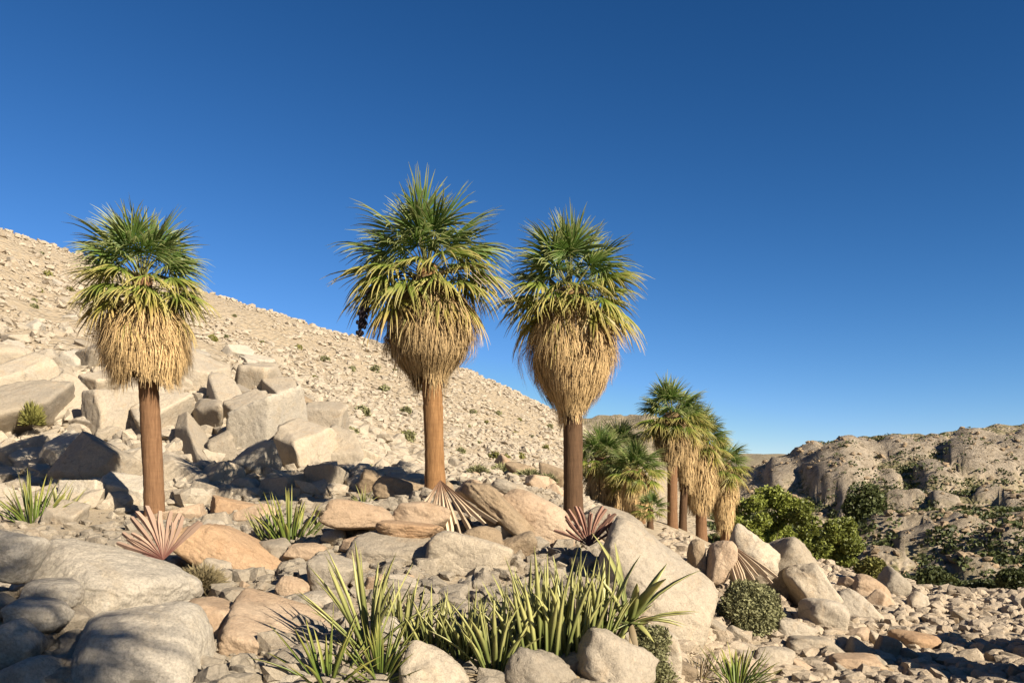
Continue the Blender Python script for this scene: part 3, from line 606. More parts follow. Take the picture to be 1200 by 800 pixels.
def trunk_mesh(h, r0, r1, lean, mat, seed, flare=1.14, rings=60, seg=20):
    z = np.linspace(-0.6, h, rings); a = np.linspace(0, 2 * math.pi, seg, endpoint=False); t = np.clip(z / h, 0, 1)
    rr = (r0 + (r1 - r0) * t) * (1 + (flare - 1) * np.exp(-np.clip(z, 0, 9) / 0.35)) * (1 + 0.018 * np.sin(z * 19) + 0.012 * np.random.default_rng(seed).normal(size=rings))
    ZZ, AA = np.meshgrid(z, a, indexing='ij'); RR = rr[:, None] * (1 + 0.04 * vnoise(np.stack([np.cos(AA) * 2, np.sin(AA) * 2, ZZ * 0.8], -1), seed))
    tt = np.clip(ZZ / h, 0, 1)
    X = RR * np.cos(AA) + lean[0] * tt ** 1.3; Y = RR * np.sin(AA) + lean[1] * tt ** 1.3
    i = np.arange(rings * seg).reshape(rings, seg); j = np.roll(i, -1, 1)
    return mesh_np('trunk', np.stack([X, Y, ZZ], -1).reshape(-1, 3), np.stack([i[:-1], j[:-1], j[1:], i[1:]], -1).reshape(-1, 4), [M[mat]], True)
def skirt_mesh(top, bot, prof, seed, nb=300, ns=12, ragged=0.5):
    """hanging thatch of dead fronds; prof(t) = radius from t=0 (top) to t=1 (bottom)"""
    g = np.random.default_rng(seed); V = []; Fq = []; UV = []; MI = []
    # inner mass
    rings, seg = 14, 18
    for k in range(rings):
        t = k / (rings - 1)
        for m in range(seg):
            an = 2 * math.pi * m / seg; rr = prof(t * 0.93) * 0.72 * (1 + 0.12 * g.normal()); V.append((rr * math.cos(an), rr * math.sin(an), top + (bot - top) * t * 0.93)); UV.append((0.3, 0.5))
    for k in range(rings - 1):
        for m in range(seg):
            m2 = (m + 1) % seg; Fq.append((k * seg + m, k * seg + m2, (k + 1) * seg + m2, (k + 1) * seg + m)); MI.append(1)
    Lg = top - bot; ph_ = g.uniform(0, 6.28, 4)
    wob = lambda a_, t_: 0.5 * math.sin(2 * a_ + ph_[0] + 3 * t_) + 0.4 * math.sin(5 * a_ + ph_[1] - 7 * t_) + 0.4 * math.sin(3 * a_ + ph_[2] + 11 * t_)
    for b in range(nb):
        an0 = g.uniform(0, 2 * math.pi); ln = g.uniform(0.55, 1.35); brv = g.random(); t0 = 0.05 + g.random() ** 0.9 * max(0.2, 0.99 + 0.12 * wob(an0, 0.0) + (0.14 * g.random() if g.random() < 0.25 else 0) - ln / Lg)
        lift = g.uniform(0.68, 1.0) + (0.24 * g.random() if g.random() < 0.35 else 0)
        for k in range(ns):
            an = an0 + g.normal(0, 0.20); rv = 0.5 * brv + 0.5 * g.random(); b0 = len(V); l1 = ln * g.uniform(0.75, 1.15); ss = g.normal(0, 0.05)
            w0 = g.uniform(0.008, 0.019) * (1.0 if ns > 15 else 2.0)
            for q_, u in enumerate((0.0, 0.35, 0.7, 1.0)):
                t = t0 + u * l1 / Lg; rr = prof(min(max(t, 0), 1)) * lift * (1 - 0.14 * (1 - u)) * (1 + 0.13 * wob(an0, t0)) + 0.10 * u * u * g.uniform(0.0, 1.6)
                if u == 0: rr *= 0.86
                aa = an + ss * u + (an - an0) * 0.3 * u
                zc = top - t * Lg
                c = np.array([rr * math.cos(aa), rr * math.sin(aa), zc]); tg = np.array([-math.sin(aa), math.cos(aa), 0.0]); wd = w0 * (1 - 0.75 * u)
                V += [c - tg * wd, c + tg * wd]; UV += [(u, rv)] * 2
            for q_ in range(3): Fq.append((b0 + 2 * q_, b0 + 2 * q_ + 1, b0 + 2 * q_ + 3, b0 + 2 * q_ + 2)); MI.append(0)
    return mesh_np('skirt', np.array(V), np.array(Fq), [M['skirt'], M['skirt_core']], False, UV, MI)
def pinterp(pts):
    xs = [p_[0] for p_ in pts]; ys = [p_[1] for p_ in pts]
    return lambda t: float(np.interp(t, xs, ys))
def tube(pts, rad, mat, name, seg=5):
    pts = np.array(pts, float); n = len(pts); rad = np.broadcast_to(rad, (n,)); V = []
    for k in range(n):
        t = pts[min(k + 1, n - 1)] - pts[max(k - 1, 0)]; t /= np.linalg.norm(t) + 1e-9
        u = np.cross(t, (0.3, 0.9, 0.2)); u /= np.linalg.norm(u); v = np.cross(t, u)
        for m in range(seg):
            a = 2 * math.pi * m / seg; V.append(pts[k] + rad[k] * (math.cos(a) * u + math.sin(a) * v))
    i = np.arange(n * seg).reshape(n, seg); j = np.roll(i, -1, 1)
    return mesh_np(name, np.array(V), [np.stack([i[:-1], j[:-1], j[1:], i[1:]], -1).reshape(-1, 4), i[[0, -1]]], [M[mat]], True)
def palm(px, py, d, crown_px, crown_py, r_px, label, sk_top, sk_bot, sk_prof, mat='bark', seed=1, fs=1.0, group=None, counts=None, nb=300, skirt_to=None, zoff=0.0, r1=None, at=None, ns=11):
    """px,py: foot; crown_*: where the leaf stalks spring from; skirt profile in photo pixels"""
    s = d / F; x = d * (px - 600) / F
    if at: x, d = at[0], at[1]
    z = float(H(x, d)) + zoff
    root = bpy.data.objects.new('palm_tree', None); COL.objects.link(root); root.location = (x, d, z); tag(root, label, 'palm', group)
    zz = lambda q_: CZ + d * (HY - q_) / F - z                        # photo row -> height above the foot
    g = random.Random(seed); ch = zz(crown_py); lean = ((crown_px - px) * s, g.uniform(-0.2, 0.2))
    if at: ch = at[2]; r_px = at[3] / s; lean = (0.1, 0.1)
    link('trunk', trunk_mesh(ch, r_px * s * 0.92, (r1 or r_px * 0.88) * s, lean, mat, seed), root)
    if sk_top:
        zt, zb = zz(sk_top), zz(sk_bot); pf = pinterp([(a, b * s * 1.0) for a, b in sk_prof])
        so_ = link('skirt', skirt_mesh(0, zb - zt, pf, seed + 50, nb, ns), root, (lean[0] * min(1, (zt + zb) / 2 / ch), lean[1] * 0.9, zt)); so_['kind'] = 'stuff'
    counts = counts or [(88, 4), (74, 8), (60, 10), (46, 10), (32, 10), (18, 9), (4, 6), (-12, 2)]
    az = g.uniform(0, 6)
    for e, n in counts:
        off = g.uniform(0, 6.28)
        for k in range(n):
            a = off + 2 * math.pi * (k + g.uniform(-0.22, 0.22)) / n; sc = fs * g.uniform(0.86, 1.08)
            link('frond', FR[(e, g.randrange(2))], root, (lean[0], lean[1], ch - 0.012 * (90 - e) * fs * 0.6 + g.uniform(-0.1, 0.1)), (g.uniform(-0.25, 0.25), R(g.uniform(-7, 7)), a), (sc, sc * g.uniform(0.85, 1.0), sc))
    return root, ch, lean
P1 = palm(181, 604, 26.5, 168, 326, 12.5, 'bushy fan palm with a short pale thatch skirt on the rocky slope', 352, 446, [(0, 24), (0.12, 42), (0.4, 52), (0.75, 52), (1, 42)], 'bark_red', 3, fs=0.77, nb=420, ns=22, counts=[(88, 3), (74, 6), (60, 8), (46, 9), (32, 10), (18, 10), (4, 6), (-12, 4), (-45, 2)])
P2 = palm(510, 570, 24.6, 500, 312, 12.5, 'tallest fan palm with an orange brown trunk and wide straw thatch skirt', 325, 442, [(0, 22), (0.16, 38), (0.36, 48), (0.62, 53), (0.82, 46), (1, 22)], 'bark', 5, fs=0.86, nb=460, ns=22, r1=12, counts=[(88, 3), (74, 6), (60, 8), (46, 9), (32, 10), (18, 10), (4, 6), (-12, 2), (-45, 2)])
P3 = palm(672, 608, 26, 669, 338, 12.5, 'fan palm with a dark trunk and a long bulging thatch skirt', 338, 484, [(0, 20), (0.14, 38), (0.35, 52), (0.6, 52), (0.8, 38), (1, 15)], 'bark_dark', 8, fs=0.79, nb=520, ns=22, counts=[(88, 3), (74, 6), (60, 8), (46, 9), (32, 10), (18, 10), (4, 6), (-12, 2), (-45, 2)])
palm(0, 0, 1, 0, 0, 0, 'fan palm on the wash bank whose crown shades the large rounded grey boulder', None, None, None, 'bark_red', 12, at=(4.52, -3.9, 8.6, 0.33), fs=1.0)
# hanging seed clusters and bare stalks of the tallest palm
root, ch, lean = P2
gq = random.Random(4)
for k in range(2):
    x0 = -0.72 - 0.10 * k; pts = [(lean[0] - 0.2, -0.6, ch - 0.5), (lean[0] + x0 * 0.8, -0.9, ch - 0.4 - 0.1 * k), (lean[0] + x0 - 0.85, -0.9, ch - 1.0), (lean[0] + x0 - 0.95, -0.85, ch - 1.9 - 0.25 * k)]
    st = link('seed_cluster', tube(pts, [0.035, 0.03, 0.025, 0.015], 'seed', 'seed_cluster'), root)
    Vs, Fs = [], []
    for m in range(60):
        t = gq.uniform(0.2, 1); a = np.array(pts[2]) * (1 - t) + np.array(pts[3]) * t + np.array([gq.gauss(0, 0.035), gq.gauss(0, 0.035), gq.gauss(0, 0.03)])
        Vs.append(ICO[1][0] * gq.uniform(0.03, 0.055) * np.array([1, 1, 1.5]) + a); Fs.append(ICO[1][1] + 12 * m)
    sb = link('seeds', mesh_np('seeds', np.concatenate(Vs), np.concatenate(Fs), [M['seed']], True), st); sb['kind'] = 'stuff'
for k in range(5):
    e_ = 1.2 + 0.22 * k; pts = [(lean[0] + 0.2, -0.5, ch - 0.4), (lean[0] + e_ * 0.8, -0.9, ch - 0.2), (lean[0] + e_ + 0.4, -1.0, ch - 0.8 - 0.1 * k), (lean[0] + e_ + 0.25 - 0.15 * k, -1.0, ch - 1.7 + 0.1 * k)]
    link('flower_stalk', tube(pts, [0.02, 0.016, 0.012, 0.006], 'stalk', 'flower_stalk'), root)
for k in range(4):
    pts = [(P3[2][0] - 0.35 + 0.25 * k, -0.45, P3[1] - 0.3), (P3[2][0] - 0.5 + 0.3 * k, -0.95, P3[1] - 0.25), (P3[2][0] - 0.62 + 0.34 * k, -1.15, P3[1] - 0.9), (P3[2][0] - 0.55 + 0.3 * k, -1.35, P3[1] - 1.7)]
    link('flower_stalk', tube(pts, [0.022, 0.02, 0.015, 0.01], 'stalk', 'flower_stalk'), P3[0])
# --- the distant palm cluster
SMALL = [(88, 3), (74, 6), (60, 9), (46, 9), (32, 9), (18, 8), (4, 4)]
palm(788, 612, 50, 787, 488, 6.5, 'tallest palm of the distant cluster with thatch down half its trunk', 484, 545, [(0, 11), (0.2, 22), (0.6, 22), (1, 13)], 'bark_red', 21, fs=0.80, counts=SMALL, nb=170)
palm(822, 628, 53, 820, 515, 7, 'thickly thatched palm in the middle of the distant cluster', 512, 598, [(0, 10), (0.2, 21), (0.7, 22), (1, 14)], 'bark_red', 24, fs=0.74, counts=SMALL, nb=330)
palm(850, 638, 56, 848, 545, 6, 'shortest thatched palm of the distant cluster with yellowing fronds', 542, 618, [(0, 9), (0.25, 19), (0.6, 15), (1, 11)], 'bark_red', 27, fs=0.70, counts=SMALL, nb=300)
palm(800, 616, 51.5, 806, 500, 5, 'slim palm half hidden behind the tallest palm of the distant cluster', 496, 570, [(0, 8), (0.25, 14), (0.7, 13), (1, 9)], 'bark_dark', 30, fs=0.62, counts=SMALL, nb=260)
palm(706, 598, 49, 704, 536, 7, 'low bushy palm with a dark thatched trunk beside the dark trunked palm', 538, 598, [(0, 9), (0.2, 20), (0.7, 20), (1, 14)], 'bark_dark', 33, fs=0.68, counts=SMALL, nb=160)
palm(724, 596, 51, 724, 526, 6, 'low palm between the other two low bushy palms', 528, 596, [(0, 8), (0.2, 14), (1, 10)], 'bark_dark', 39, fs=0.64, counts=SMALL, nb=110)
palm(746, 604, 47, 745, 552, 10, 'low bushy palm on a stout pale thatched trunk', 550, 606, [(0, 9), (0.2, 18), (0.7, 17), (1, 14)], 'bark_red', 36, fs=0.64, counts=SMALL, nb=180)
palm(762, 606, 45, 762, 596, 4, 'small young palm sprouting beside the stout pale trunk', None, None, None, 'bark_dark', 41, fs=0.36, counts=[(88, 2), (74, 5), (60, 5), (46, 5), (32, 4), (18, 4)])

# ------------------------------------------------------------------ fallen dead fans at the palm feet
def fan_leaf(px, py, d, width_px, height_px, label, mat, yaw, tilt, a0, a1, n, seed, roll=0):
    s = d / F; g = random.Random(seed); root = bpy.data.objects.new('dead_fan_leaf', None); COL.objects.link(root)
    root.location = (d * (px - 600) / F, d, CZ + d * (HY - py) / F); root.rotation_euler = (R(tilt), R(roll), R(yaw)); tag(root, label, 'dead leaf')
    L0 = height_px * s
    for k in range(n):
        a = R(a0 + (a1 - a0) * (k + 0.5) / n + g.uniform(-3, 3)); L = L0 * g.uniform(0.68, 1.1); bend = g.uniform(-0.12, 0.12); V = []; UV = []
        rv = g.random(); cv = g.uniform(0.05, 0.25); wd = abs(R(a1 - a0)) / n * L * 0.44
        for u in (0, 0.25, 0.5, 0.75, 1.0):
            ab = a + bend * u * u
            c = np.array([math.sin(ab) * L * u, -cv * L * u * u * 0.6 - 0.02, math.cos(ab) * L * u - 0.12 * L * u * u]); sd = np.array([math.cos(a), 0, -math.sin(a)]); w = wd * (0.12 + u * 1.0) if u < 0.7 else wd * (0.95 if u < 0.9 else 0.7)
            V += [c - sd * w, c + np.array([0, -w * 1.3, 0]), c + sd * w]; UV += [(u, rv)] * 3
        Fq = [(3 * q_ + j, 3 * q_ + j + 1, 3 * q_ + j + 4, 3 * q_ + j + 3) for q_ in range(4) for j in (0, 1)]
        link('leaf_blade', mesh_np('leaf_blade', np.array(V), np.array(Fq), [M[mat]], False, UV), root)
    return root
fan_leaf(192, 656, 13.0, 80, 72, 'bleached pinkish dead fan leaf spread against the short skirted palm foot', 'deadfan', 0, -20, -82, 46, 18, 1, roll=-6)
fan_leaf(516, 563, 17.2, 80, 78, 'pale dead fan leaf drooping over the slabs at the tallest palm foot', 'deadfan_pale', 0, -28, 128, 212, 17, 2, roll=0)
fan_leaf(852, 636, 20.2, 60, 62, 'striped dead fan leaf hanging below the thatched palm cluster', 'deadfan_pale', 0, -24, 120, 178, 11, 6)
fan_leaf(690, 640, 15.0, 60, 52, 'reddish brown dead fan leaf at the foot of the dark trunked palm', 'deadfan_red', 0, -15, -60, 62, 18, 3)
fan_leaf(716, 634, 15.2, 60, 40, 'curled dry leaf litter on the slab beside the dark trunked palm', 'deadfan_red', 15, -40, -10, 110, 12, 4)

# ------------------------------------------------------------------ spiky succulents: every leaf its own part
def agave_leaf(name, mat, L, w, curve, seed, fold=0.35):
    V = []; UV = []; rows = [0, 0.12, 0.3, 0.5, 0.7, 0.86, 1.0]; g = random.Random(seed); rv = g.random(); tw = g.uniform(-0.15, 0.15)
    x = z = 0.0; a = R(90); pu = 0
    for u in rows:
        a -= curve * (u - pu); x += math.cos(a) * L * (u - pu); z += math.sin(a) * L * (u - pu); pu = u
        ww = w * (0.75 + 0.35 * math.sin(min(1, u * 1.5) * math.pi * 0.6)) * (1 if u < 0.6 else max(0.02, (1 - u) / 0.4) ** 0.75)
        ox, oz = -math.sin(a), math.cos(a)
        up = fold * ww; dn = -0.42 * ww
        y = tw * u * L * 0.3
        V += [(x + ox * -up * -1, y - ww, z + oz * up), (x, y, z), (x + ox * up, y + ww, z + oz * up), (x + ox * dn, y, z + oz * dn)]; UV += [(u, rv)] * 4
    Fq = []
    for k in range(len(rows) - 1):
        for j in range(4):
            j2 = (j + 1) % 4; Fq.append((4 * k + j, 4 * k + j2, 4 * k + 4 + j2, 4 * k + 4 + j))
    return mesh_np(name, np.array(V), np.array(Fq), [M[mat]], True, UV)
AL = {}
for m in ('agave', 'agave_dry', 'agave_bright'):
    AL[m] = [agave_leaf('leaf', m, 1.0, 0.024 + 0.005 * (k % 3), c, 60 + k) for k, c in enumerate((0.05, 0.15, 0.3, -0.12, 0.4, 0.6))]
def agave(px, py, d, h_px, n, label, spread=(2, 35), mat='agave', dry=6, seed=1, base=0.12, wide=1.0, group=None, lean=(0, 0), dryspread=(70, 110)):
    d = d or hit(px, py)
    g = random.Random(seed); s = d / F; x = d * (px - 600) / F; root = bpy.data.objects.new('spiky_succulent', None); COL.objects.link(root)
    zt = CZ + d * (HY - py) / F; zg = float(H(x, d)); root.location = (x, d, min(zt, zg + 1.2) if zt > zg else zg); tag(root, label, 'succulent', group)
    root.rotation_euler = (R(lean[1]), R(lean[0]), 0)
    n = int(n * 1.0)
    for k in range(n + dry):
        dr = k >= n
        t = (k + 0.5) / n if not dr else 1
        sp = spread[0] + (spread[1] - spread[0]) * t ** 0.8 if not dr else g.uniform(*dryspread)
        L = h_px * s * 1.22 * g.uniform(0.66, 1.05) * (1 - 0.2 * t) if not dr else h_px * s * g.uniform(0.25, 0.5)
        a = k * 2.39996 + g.uniform(-0.3, 0.3); rr = base * t ** 0.5
        o = link('leaf', g.choice(AL['agave_dry' if dr else mat]), root, (rr * math.cos(a), rr * math.sin(a), -0.06), None)
        o.rotation_mode = 'XYZ'; o.rotation_euler = (0, R(sp + g.uniform(-6, 6)), a); wf = wide * g.uniform(0.7, 1.1) * (h_px * s) ** 0.6 * 1.06
        o.scale = (wf, wf, L)
    return root
agave(446, 792, 8.2, 74, 64, 'spreading spiky rosette of narrow leaves in front of the small grey boulder', (0, 78), 'agave_bright', 10, 1, wide=0.8)
agave(384, 800, 8.0, 84, 26, 'sparse spiky rosette beside the striped sandy slab', (4, 62), 'agave_bright', 8, 2, wide=0.9)
agave(432, 752, 9.0, 108, 26, 'tall narrow spiky clump beside the spreading rosette at the end of the row of clumps', (0, 40), 'agave', 6, 3, lean=(-6, 0))
agave(470, 752, 9.4, 74, 30, 'dense spiky clump next to the tall narrow clump', (0, 24), 'agave', 6, 4, base=0.2)
agave(508, 758, 9.2, 66, 28, 'dense spiky clump between two other dense low clumps', (0, 24), 'agave', 8, 5, base=0.2)
agave(545, 764, 9.0, 74, 28, 'lower spiky clump next to the clump with a collar of dry leaves', (0, 26), 'agave', 8, 6, base=0.16)
agave(580, 780, 8.7, 90, 30, 'spiky clump with a thick collar of curled dry leaves', (0, 30), 'agave', 34, 7, base=0.16)
agave(640, 770, 9.0, 118, 44, 'tallest dense spiky clump with straight upright leaves', (0, 14), 'agave', 14, 8, base=0.34)
agave(672, 768, 9.1, 112, 38, 'dense upright spiky clump between the tallest clump and the huge smooth boulder', (0, 16), 'agave', 14, 9, base=0.32)
agave(612, 760, 9.6, 92, 18, 'spiky clump behind the clump with the dry collar', (2, 26), 'agave', 6, 10, base=0.2)
agave(704, 742, 9.4, 92, 26, 'short spiky clump touching the foot of the huge smooth boulder', (0, 24), 'agave', 6, 11, base=0.2)
agave(738, 730, 9.6, 104, 8, 'few long arching leaves curving against the huge smooth boulder', (8, 34), 'agave', 3, 12, base=0.05, wide=1.5, lean=(16, 0))
agave(736, 724, 9.3, 66, 12, 'low fan of green leaves lying over the broad pale boulder', (68, 96), 'agave', 4, 13, base=0.04, wide=1.3, lean=(-16, 0))
agave(340, 640, 17.0, 58, 40, 'green spiky plant on the slope above the tan oval boulder', (0, 44), 'agave_bright', 6, 14, base=0.35)
agave(318, 640, 17.4, 42, 30, 'smaller spiky plant touching the green spiky plant on the slope', (0, 50), 'agave', 6, 15, base=0.25)
agave(38, 612, None, 56, 44, 'spiky plant in the shade above the long smooth boulder', (0, 52), 'agave_bright', 8, 16, base=0.4)
agave(70, 606, None, 40, 20, 'small spiky plant next to the shaded spiky plant', (0, 50), 'agave', 6, 17, base=0.2)
agave(862, 796, 12.4, 46, 60, 'bright green spiky plant at the foot of the bank', (0, 70), 'agave_bright', 8, 18, base=0.3, wide=0.8)
agave(820, 790, 12.0, 34, 20, 'small dry spiky plant below the huge smooth boulder', (10, 60), 'agave_dry', 8, 19, base=0.15, wide=0.8)
agave(426, 594, None, 26, 14, 'small blue grey rosette behind the flat stacked slabs', (0, 40), 'agave', 2, 20, base=0.05)

# ------------------------------------------------------------------ shrubs
def leaves_in(lobes, n, size, seed, shell=0.55, aspect=1.8):
    g = np.random.default_rng(seed); lobes = np.array(lobes, float); vol = lobes[:, 3] * lobes[:, 4] * lobes[:, 5]
    k = g.choice(len(lobes), n, p=vol ** 0.75 / (vol ** 0.75).sum()); d = g.normal(size=(n, 3)); d /= np.linalg.norm(d, axis=1)[:, None]
    rr = shell + (1 - shell) * g.random(n) ** 0.6; rr *= 1 + 0.22 * fbm(d * 2.5 + k[:, None] * 3.1, seed, 3)
    c = lobes[k, :3] + d * rr[:, None] * lobes[k, 3:6]
    u = g.normal(size=(n, 3)) + d * 0.8; u /= np.linalg.norm(u, axis=1)[:, None]; v = np.cross(u, g.normal(size=(n, 3))); v /= np.linalg.norm(v, axis=1)[:, None]
    s = size * g.uniform(0.6, 1.35, n)[:, None]
    V = np.stack([c - u * s * aspect * 0.5, c - v * s * 0.5 + u * s * 0.1, c + u * s * aspect * 0.5, c + v * s * 0.5 + u * s * 0.1], 1).reshape(-1, 3)
    rv = np.repeat(g.random(n), 4); UV = np.stack([np.tile([0, 0.5, 1.0, 0.5], n), rv], -1)
    return V, np.arange(4 * n).reshape(n, 4), UV
def lobe_cloud(seed, half_w, half_h, top, r0, r1):
    """many small leaf clumps spread over a dome, with gaps between them"""
    g = random.Random(seed); out = []
    for k in range(46):
        u = g.uniform(-1, 1); v = g.uniform(0, 1) * math.sqrt(max(0, 1 - u * u * 0.85)); rr = g.uniform(r0, r1)
        out.append((u * half_w, -12 + v * (half_h * 1.75 + 18), rr * g.uniform(0.9, 1.3), rr))
    return out
def bush(name, px, py, d, lobes_px, n, leaf, mat, label, cat='bush', group=None, seed=1, stems=6, grounded=True):
    """px,py foot in the photo; lobes (dx, dy_up, rx, rz) in photo pixels"""
    s = d / F; x = d * (px - 600) / F; zg = float(H(x, d)); zt = CZ + d * (HY - py) / F
    root = bpy.data.objects.new(name, None); COL.objects.link(root); root.location = (x, d, zg); tag(root, label, cat, group)
    g = random.Random(seed); lob = []
    for (dx, dy, rx, rz) in lobes_px: lob.append((dx * s, g.uniform(-0.3, 0.3) * rx * s, dy * s + (zt - zg) * (1 if grounded else 0), rx * s, rx * s * g.uniform(0.8, 1.1), rz * s))
    for k in range(len(lob)):
        if len(lob) > 20: l = lob[k]; lob[k] = (l[0], g.uniform(-1, 1) * 30 * s, *l[2:])
    V, Fq, UV = leaves_in(lob, n, leaf, seed)
    c = link('crown', mesh_np('crown', V, Fq, [M[mat]], False, UV), root); c['kind'] = 'stuff'
    for k in range(stems):
        l = lob[k % len(lob)]; e = np.array(l[:3]) + np.array([g.uniform(-0.4, 0.4) * l[3], g.uniform(-0.4, 0.4) * l[4], 0.2 * l[5]])
        st = np.array([g.gauss(0, 0.04), g.gauss(0, 0.04), -0.15]); mid = (st + e) / 2 + np.array([g.gauss(0, 0.1), g.gauss(0, 0.1), 0.1]) * l[3]
        th = max(0.008, 0.03 * l[5])
        link('stem', tube([st, mid, e], [th * 1.5, th, th * 0.5], 'wood', 'stem'), root)
    return root
bush('large_bush', 898, 650, 60, lobe_cloud(3, 46, 42, 0.9, 8, 13), 26000, 0.14, 'bush_green', 'large bright green bush beside the distant palm cluster', seed=3, stems=10)
bush('large_bush', 956, 655, 58, lobe_cloud(4, 40, 34, 0.9, 7, 12), 18000, 0.14, 'bush_green', 'lower green bush on the wash side of the large bright green bush', seed=4, stems=8)
def twig_shrub(name, px, py, d, rx_px, rz_px, n, mat, label, seed, cat='shrub', group=None, wd=0.006, leafy=0, zup=0.0):
    s = d / F; x = d * (px - 600) / F; z = float(H(x, d)); zt = CZ + d * (HY - py) / F
    o = link(name, None) if False else bpy.data.objects.new(name, None); COL.objects.link(o); o.location = (x, d, max(z, min(zt, z + 0.8))); tag(o, label, cat, group)
    g = np.random.default_rng(seed); V = []; Fq = []; UV = []; rx, rz = rx_px * s, rz_px * s
    dr = g.normal(size=(n, 3)); dr[:, 2] = np.abs(dr[:, 2]) + 0.05; dr /= np.linalg.norm(dr, axis=1)[:, None]
    t0 = g.uniform(0.25, 0.7, n); t1 = np.minimum(t0 + g.uniform(0.2, 0.4, n), 1) * (1 + 0.1 * fbm(dr * 3, seed, 2)); sc = np.array([rx, rx * 0.95, rz])
    a = dr * t0[:, None] * sc; jit = g.normal(0, 0.07, (n, 3)) * rx; b = dr * t1[:, None] * sc + jit; m = (a + b) / 2 + g.normal(0, 0.03, (n, 3)) * rx
    sd = np.cross(b - a, g.normal(size=(n, 3))); sd /= np.linalg.norm(sd, axis=1)[:, None] + 1e-9; w = wd * g.uniform(0.6, 1.5, n)[:, None]
    V = np.stack([a - sd * w, a + sd * w, m - sd * w * 0.9, m + sd * w * 0.9, b - sd * w * 0.4, b + sd * w * 0.4], 1).reshape(-1, 3); i = np.arange(n)[:, None] * 6
    Fq = np.concatenate([i + np.array([0, 1, 3, 2]), i + np.array([2, 3, 5, 4])]); rv = np.repeat(g.random(n), 6); UV = np.stack([np.tile([0.2, 0.2, 0.6, 0.6, 1, 1], n), rv], -1)
    c = link('twigs', mesh_np('twigs', V, Fq, [M[mat]], False, UV), o); c['kind'] = 'stuff'
    gg = random.Random(seed)
    for k in range(5):
        e = np.array([gg.uniform(-0.5, 0.5) * rx, gg.uniform(-0.5, 0.5) * rx, rz * 0.6]); link('stem', tube([(0, 0, -0.1), e * 0.5 + np.array([0, 0, 0.02]), e], [0.018 * rx + 0.004, 0.012 * rx + 0.003, 0.004], 'wood', 'stem'), o)
    return o
bush('dome_shrub', 876, 742, 17.0, [(0, 28, 34, 34), (-16, 20, 24, 26), (18, 20, 24, 26), (-6, 44, 20, 18), (12, 42, 18, 18), (26, 12, 16, 16), (-28, 12, 14, 16)], 22000, 0.034, 'bush_grey', 'rounded grey green shrub beside the huge smooth boulder', 'shrub', seed=1, stems=8)
bush('dome_shrub', 762, 772, 9.9, [(0, 16, 24, 24), (-8, 26, 14, 14), (10, 22, 14, 16), (0, -10, 24, 22), (-10, -22, 20, 16), (12, -20, 20, 16)], 7000, 0.022, 'bush_grey', 'small mossy green cushion shrub below the huge smooth boulder', 'shrub', seed=2, stems=4)
twig_shrub('cushion_plant', 236, 690, 12.6, 34, 30, 3500, 'bush_dry', 'dry brown cushion plant between the dead fan and the tan oval boulder', 3, wd=0.006)
twig_shrub('cushion_plant', 268, 726, 10.4, 26, 16, 2500, 'bush_dry', 'flat dry cushion plant on the sandy slab below the tan oval boulder', 4, wd=0.005)
twig_shrub('hill_shrub', 38, 492, 38, 16, 30, 1400, 'bush_yel', 'yellow green shrub growing from a crack in the outcrop', 5, wd=0.02)
for k, (px, py, rx, rz) in enumerate([(560, 556, 16, 12), (590, 554, 20, 12), (620, 560, 22, 11), (642, 566, 14, 12), (432, 556, 14, 12), (505, 552, 12, 8)]):
    d = hit(px, py)
    if d: twig_shrub('low_shrub', px, py, d, rx, rz, 1300, 'bush_grey', 'low grey green shrub on the flat behind the tallest palm', 20 + k, group='low shrubs behind the tallest palm', wd=0.022)
for k, (px, py, rx, rz, mt) in enumerate([(1095, 696, 24, 32, 'bush_dark'), (1020, 672, 18, 18, 'bush_yel'), (1012, 610, 26, 44, 'bush_dark'), (1188, 690, 20, 24, 'bush_dark'), (1150, 696, 22, 16, 'bush_dark'), (1060, 690, 20, 16, 'bush_dark')]):
    d = [44, 36, 100, 48, 50, 52][k]
    lab = ['round green bush at the far end of the wash', 'small yellowish bush at the top of the wash bank', 'dark green bush on the hillside across the wash', 'dark bush at the foot of the hill beyond the wash', 'low dark bush in the scrub behind the round green bush', 'low dark bush between the round green bush and the lower green bush'][k]
    bush('round_bush', px, py, d, [(0, rz * 0.5, rx * 0.8, rz * 0.55), (-rx * 0.4, rz * 0.35, rx * 0.6, rz * 0.4), (rx * 0.4, rz * 0.4, rx * 0.6, rz * 0.4), (0, -rz * 0.2, rx * 0.8, rz * 0.5)], 3500, 0.12 if d < 60 else 0.28, mt, lab, seed=30 + k, stems=4)
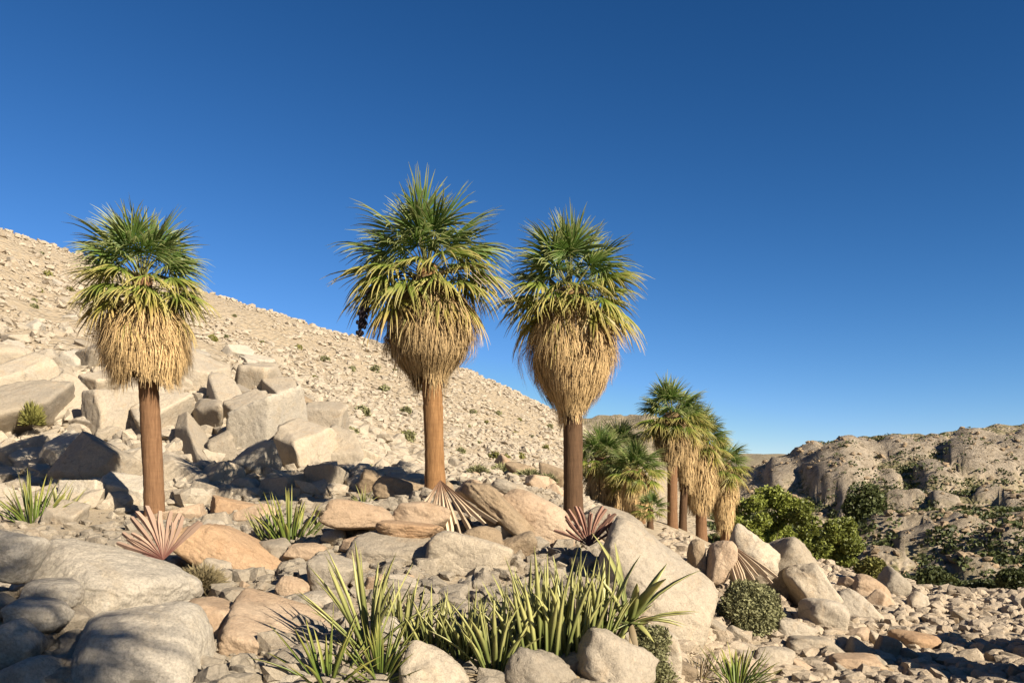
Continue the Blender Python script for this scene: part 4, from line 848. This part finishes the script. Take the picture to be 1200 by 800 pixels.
# small shrubs dotted over the scree hill and across the wash
lib = []
for k in range(3):
    Vv, Ff, Uu = leaves_in([(0, 0, 0.35, 0.5, 0.5, 0.4), (0.3, 0.1, 0.25, 0.3, 0.3, 0.28)], 260, 0.13, 70 + k)
    lib.append(mesh_np('hill_shrub', Vv, Ff, [M[['bush_yel', 'bush_grey', 'bush_dry'][k]]], False, Uu))
g = random.Random(9); c = 0
while c < 60:
    px = g.uniform(0, 680); py = g.uniform(272 + px * 0.33 + 8, 540); d = hit(px, py)
    if not d or d < 45: continue
    kk = g.randrange(2); o = link('hill_shrub', lib[kk], None, (d * (px - 600) / F, d, float(H(d * (px - 600) / F, d)) - 0.1), (0, 0, g.uniform(0, 6)), [g.uniform(0.45, 1.15)] * 3)
    tag(o, ('yellowish', 'grey green')[kk] + ' shrub dotted on the scree ' + ('close under the hill crest' if py < 300 + px * 0.33 else 'halfway up the hillside' if d > 75 else 'low on the hillside'), 'shrub', 'shrubs on the scree hillside'); c += 1
n = 13000
xx, yy, rr, gg = polar(n, 13, 37, 62, 165, 11)
dens = fbm(np.stack([xx / 10, yy / 10, 0 * xx], -1), 90, 3); kp = dens > -0.2
ib = np.clip(np.interp(np.arctan2(xx, yy), TH, THi).astype(int), 0, nT - 1); jb = np.clip(np.interp(np.log(rr), LR, LRi).astype(int), 0, nL - 1); kp &= (bare[ib, jb] < 0.3) | (gg.random(n) < 0.12)
xx, yy = xx[kp], yy[kp]; m = len(xx); nl = 12
dd = gg.normal(size=(m, nl, 3)); dd[..., 2] = np.abs(dd[..., 2]); dd /= np.linalg.norm(dd, axis=-1)[..., None]
sz = gg.uniform(0.25, 0.8, m)[:, None, None]
ctr = np.stack([xx, yy, H(xx, yy)], -1)[:, None, :] + dd * sz * np.array([1, 1, 0.8])
u = gg.normal(size=(m, nl, 3)); u /= np.linalg.norm(u, axis=-1)[..., None]; v = np.cross(u, gg.normal(size=(m, nl, 3))); v /= np.linalg.norm(v, axis=-1)[..., None]
ls = sz * 0.34
VV = np.stack([ctr - u * ls, ctr - v * ls * 0.6, ctr + u * ls, ctr + v * ls * 0.6], 2).reshape(-1, 3); N4 = m * nl
UV = np.stack([np.tile([0, 0.5, 1, 0.5], N4), np.repeat(gg.random(m), nl * 4)], -1)
tag(link('scrub', mesh_np('scrub', VV, np.arange(4 * N4).reshape(-1, 4), [M['bush_dark']], False, UV)), 'low dark scrub covering the hill across the wash', None, None, 'stuff')
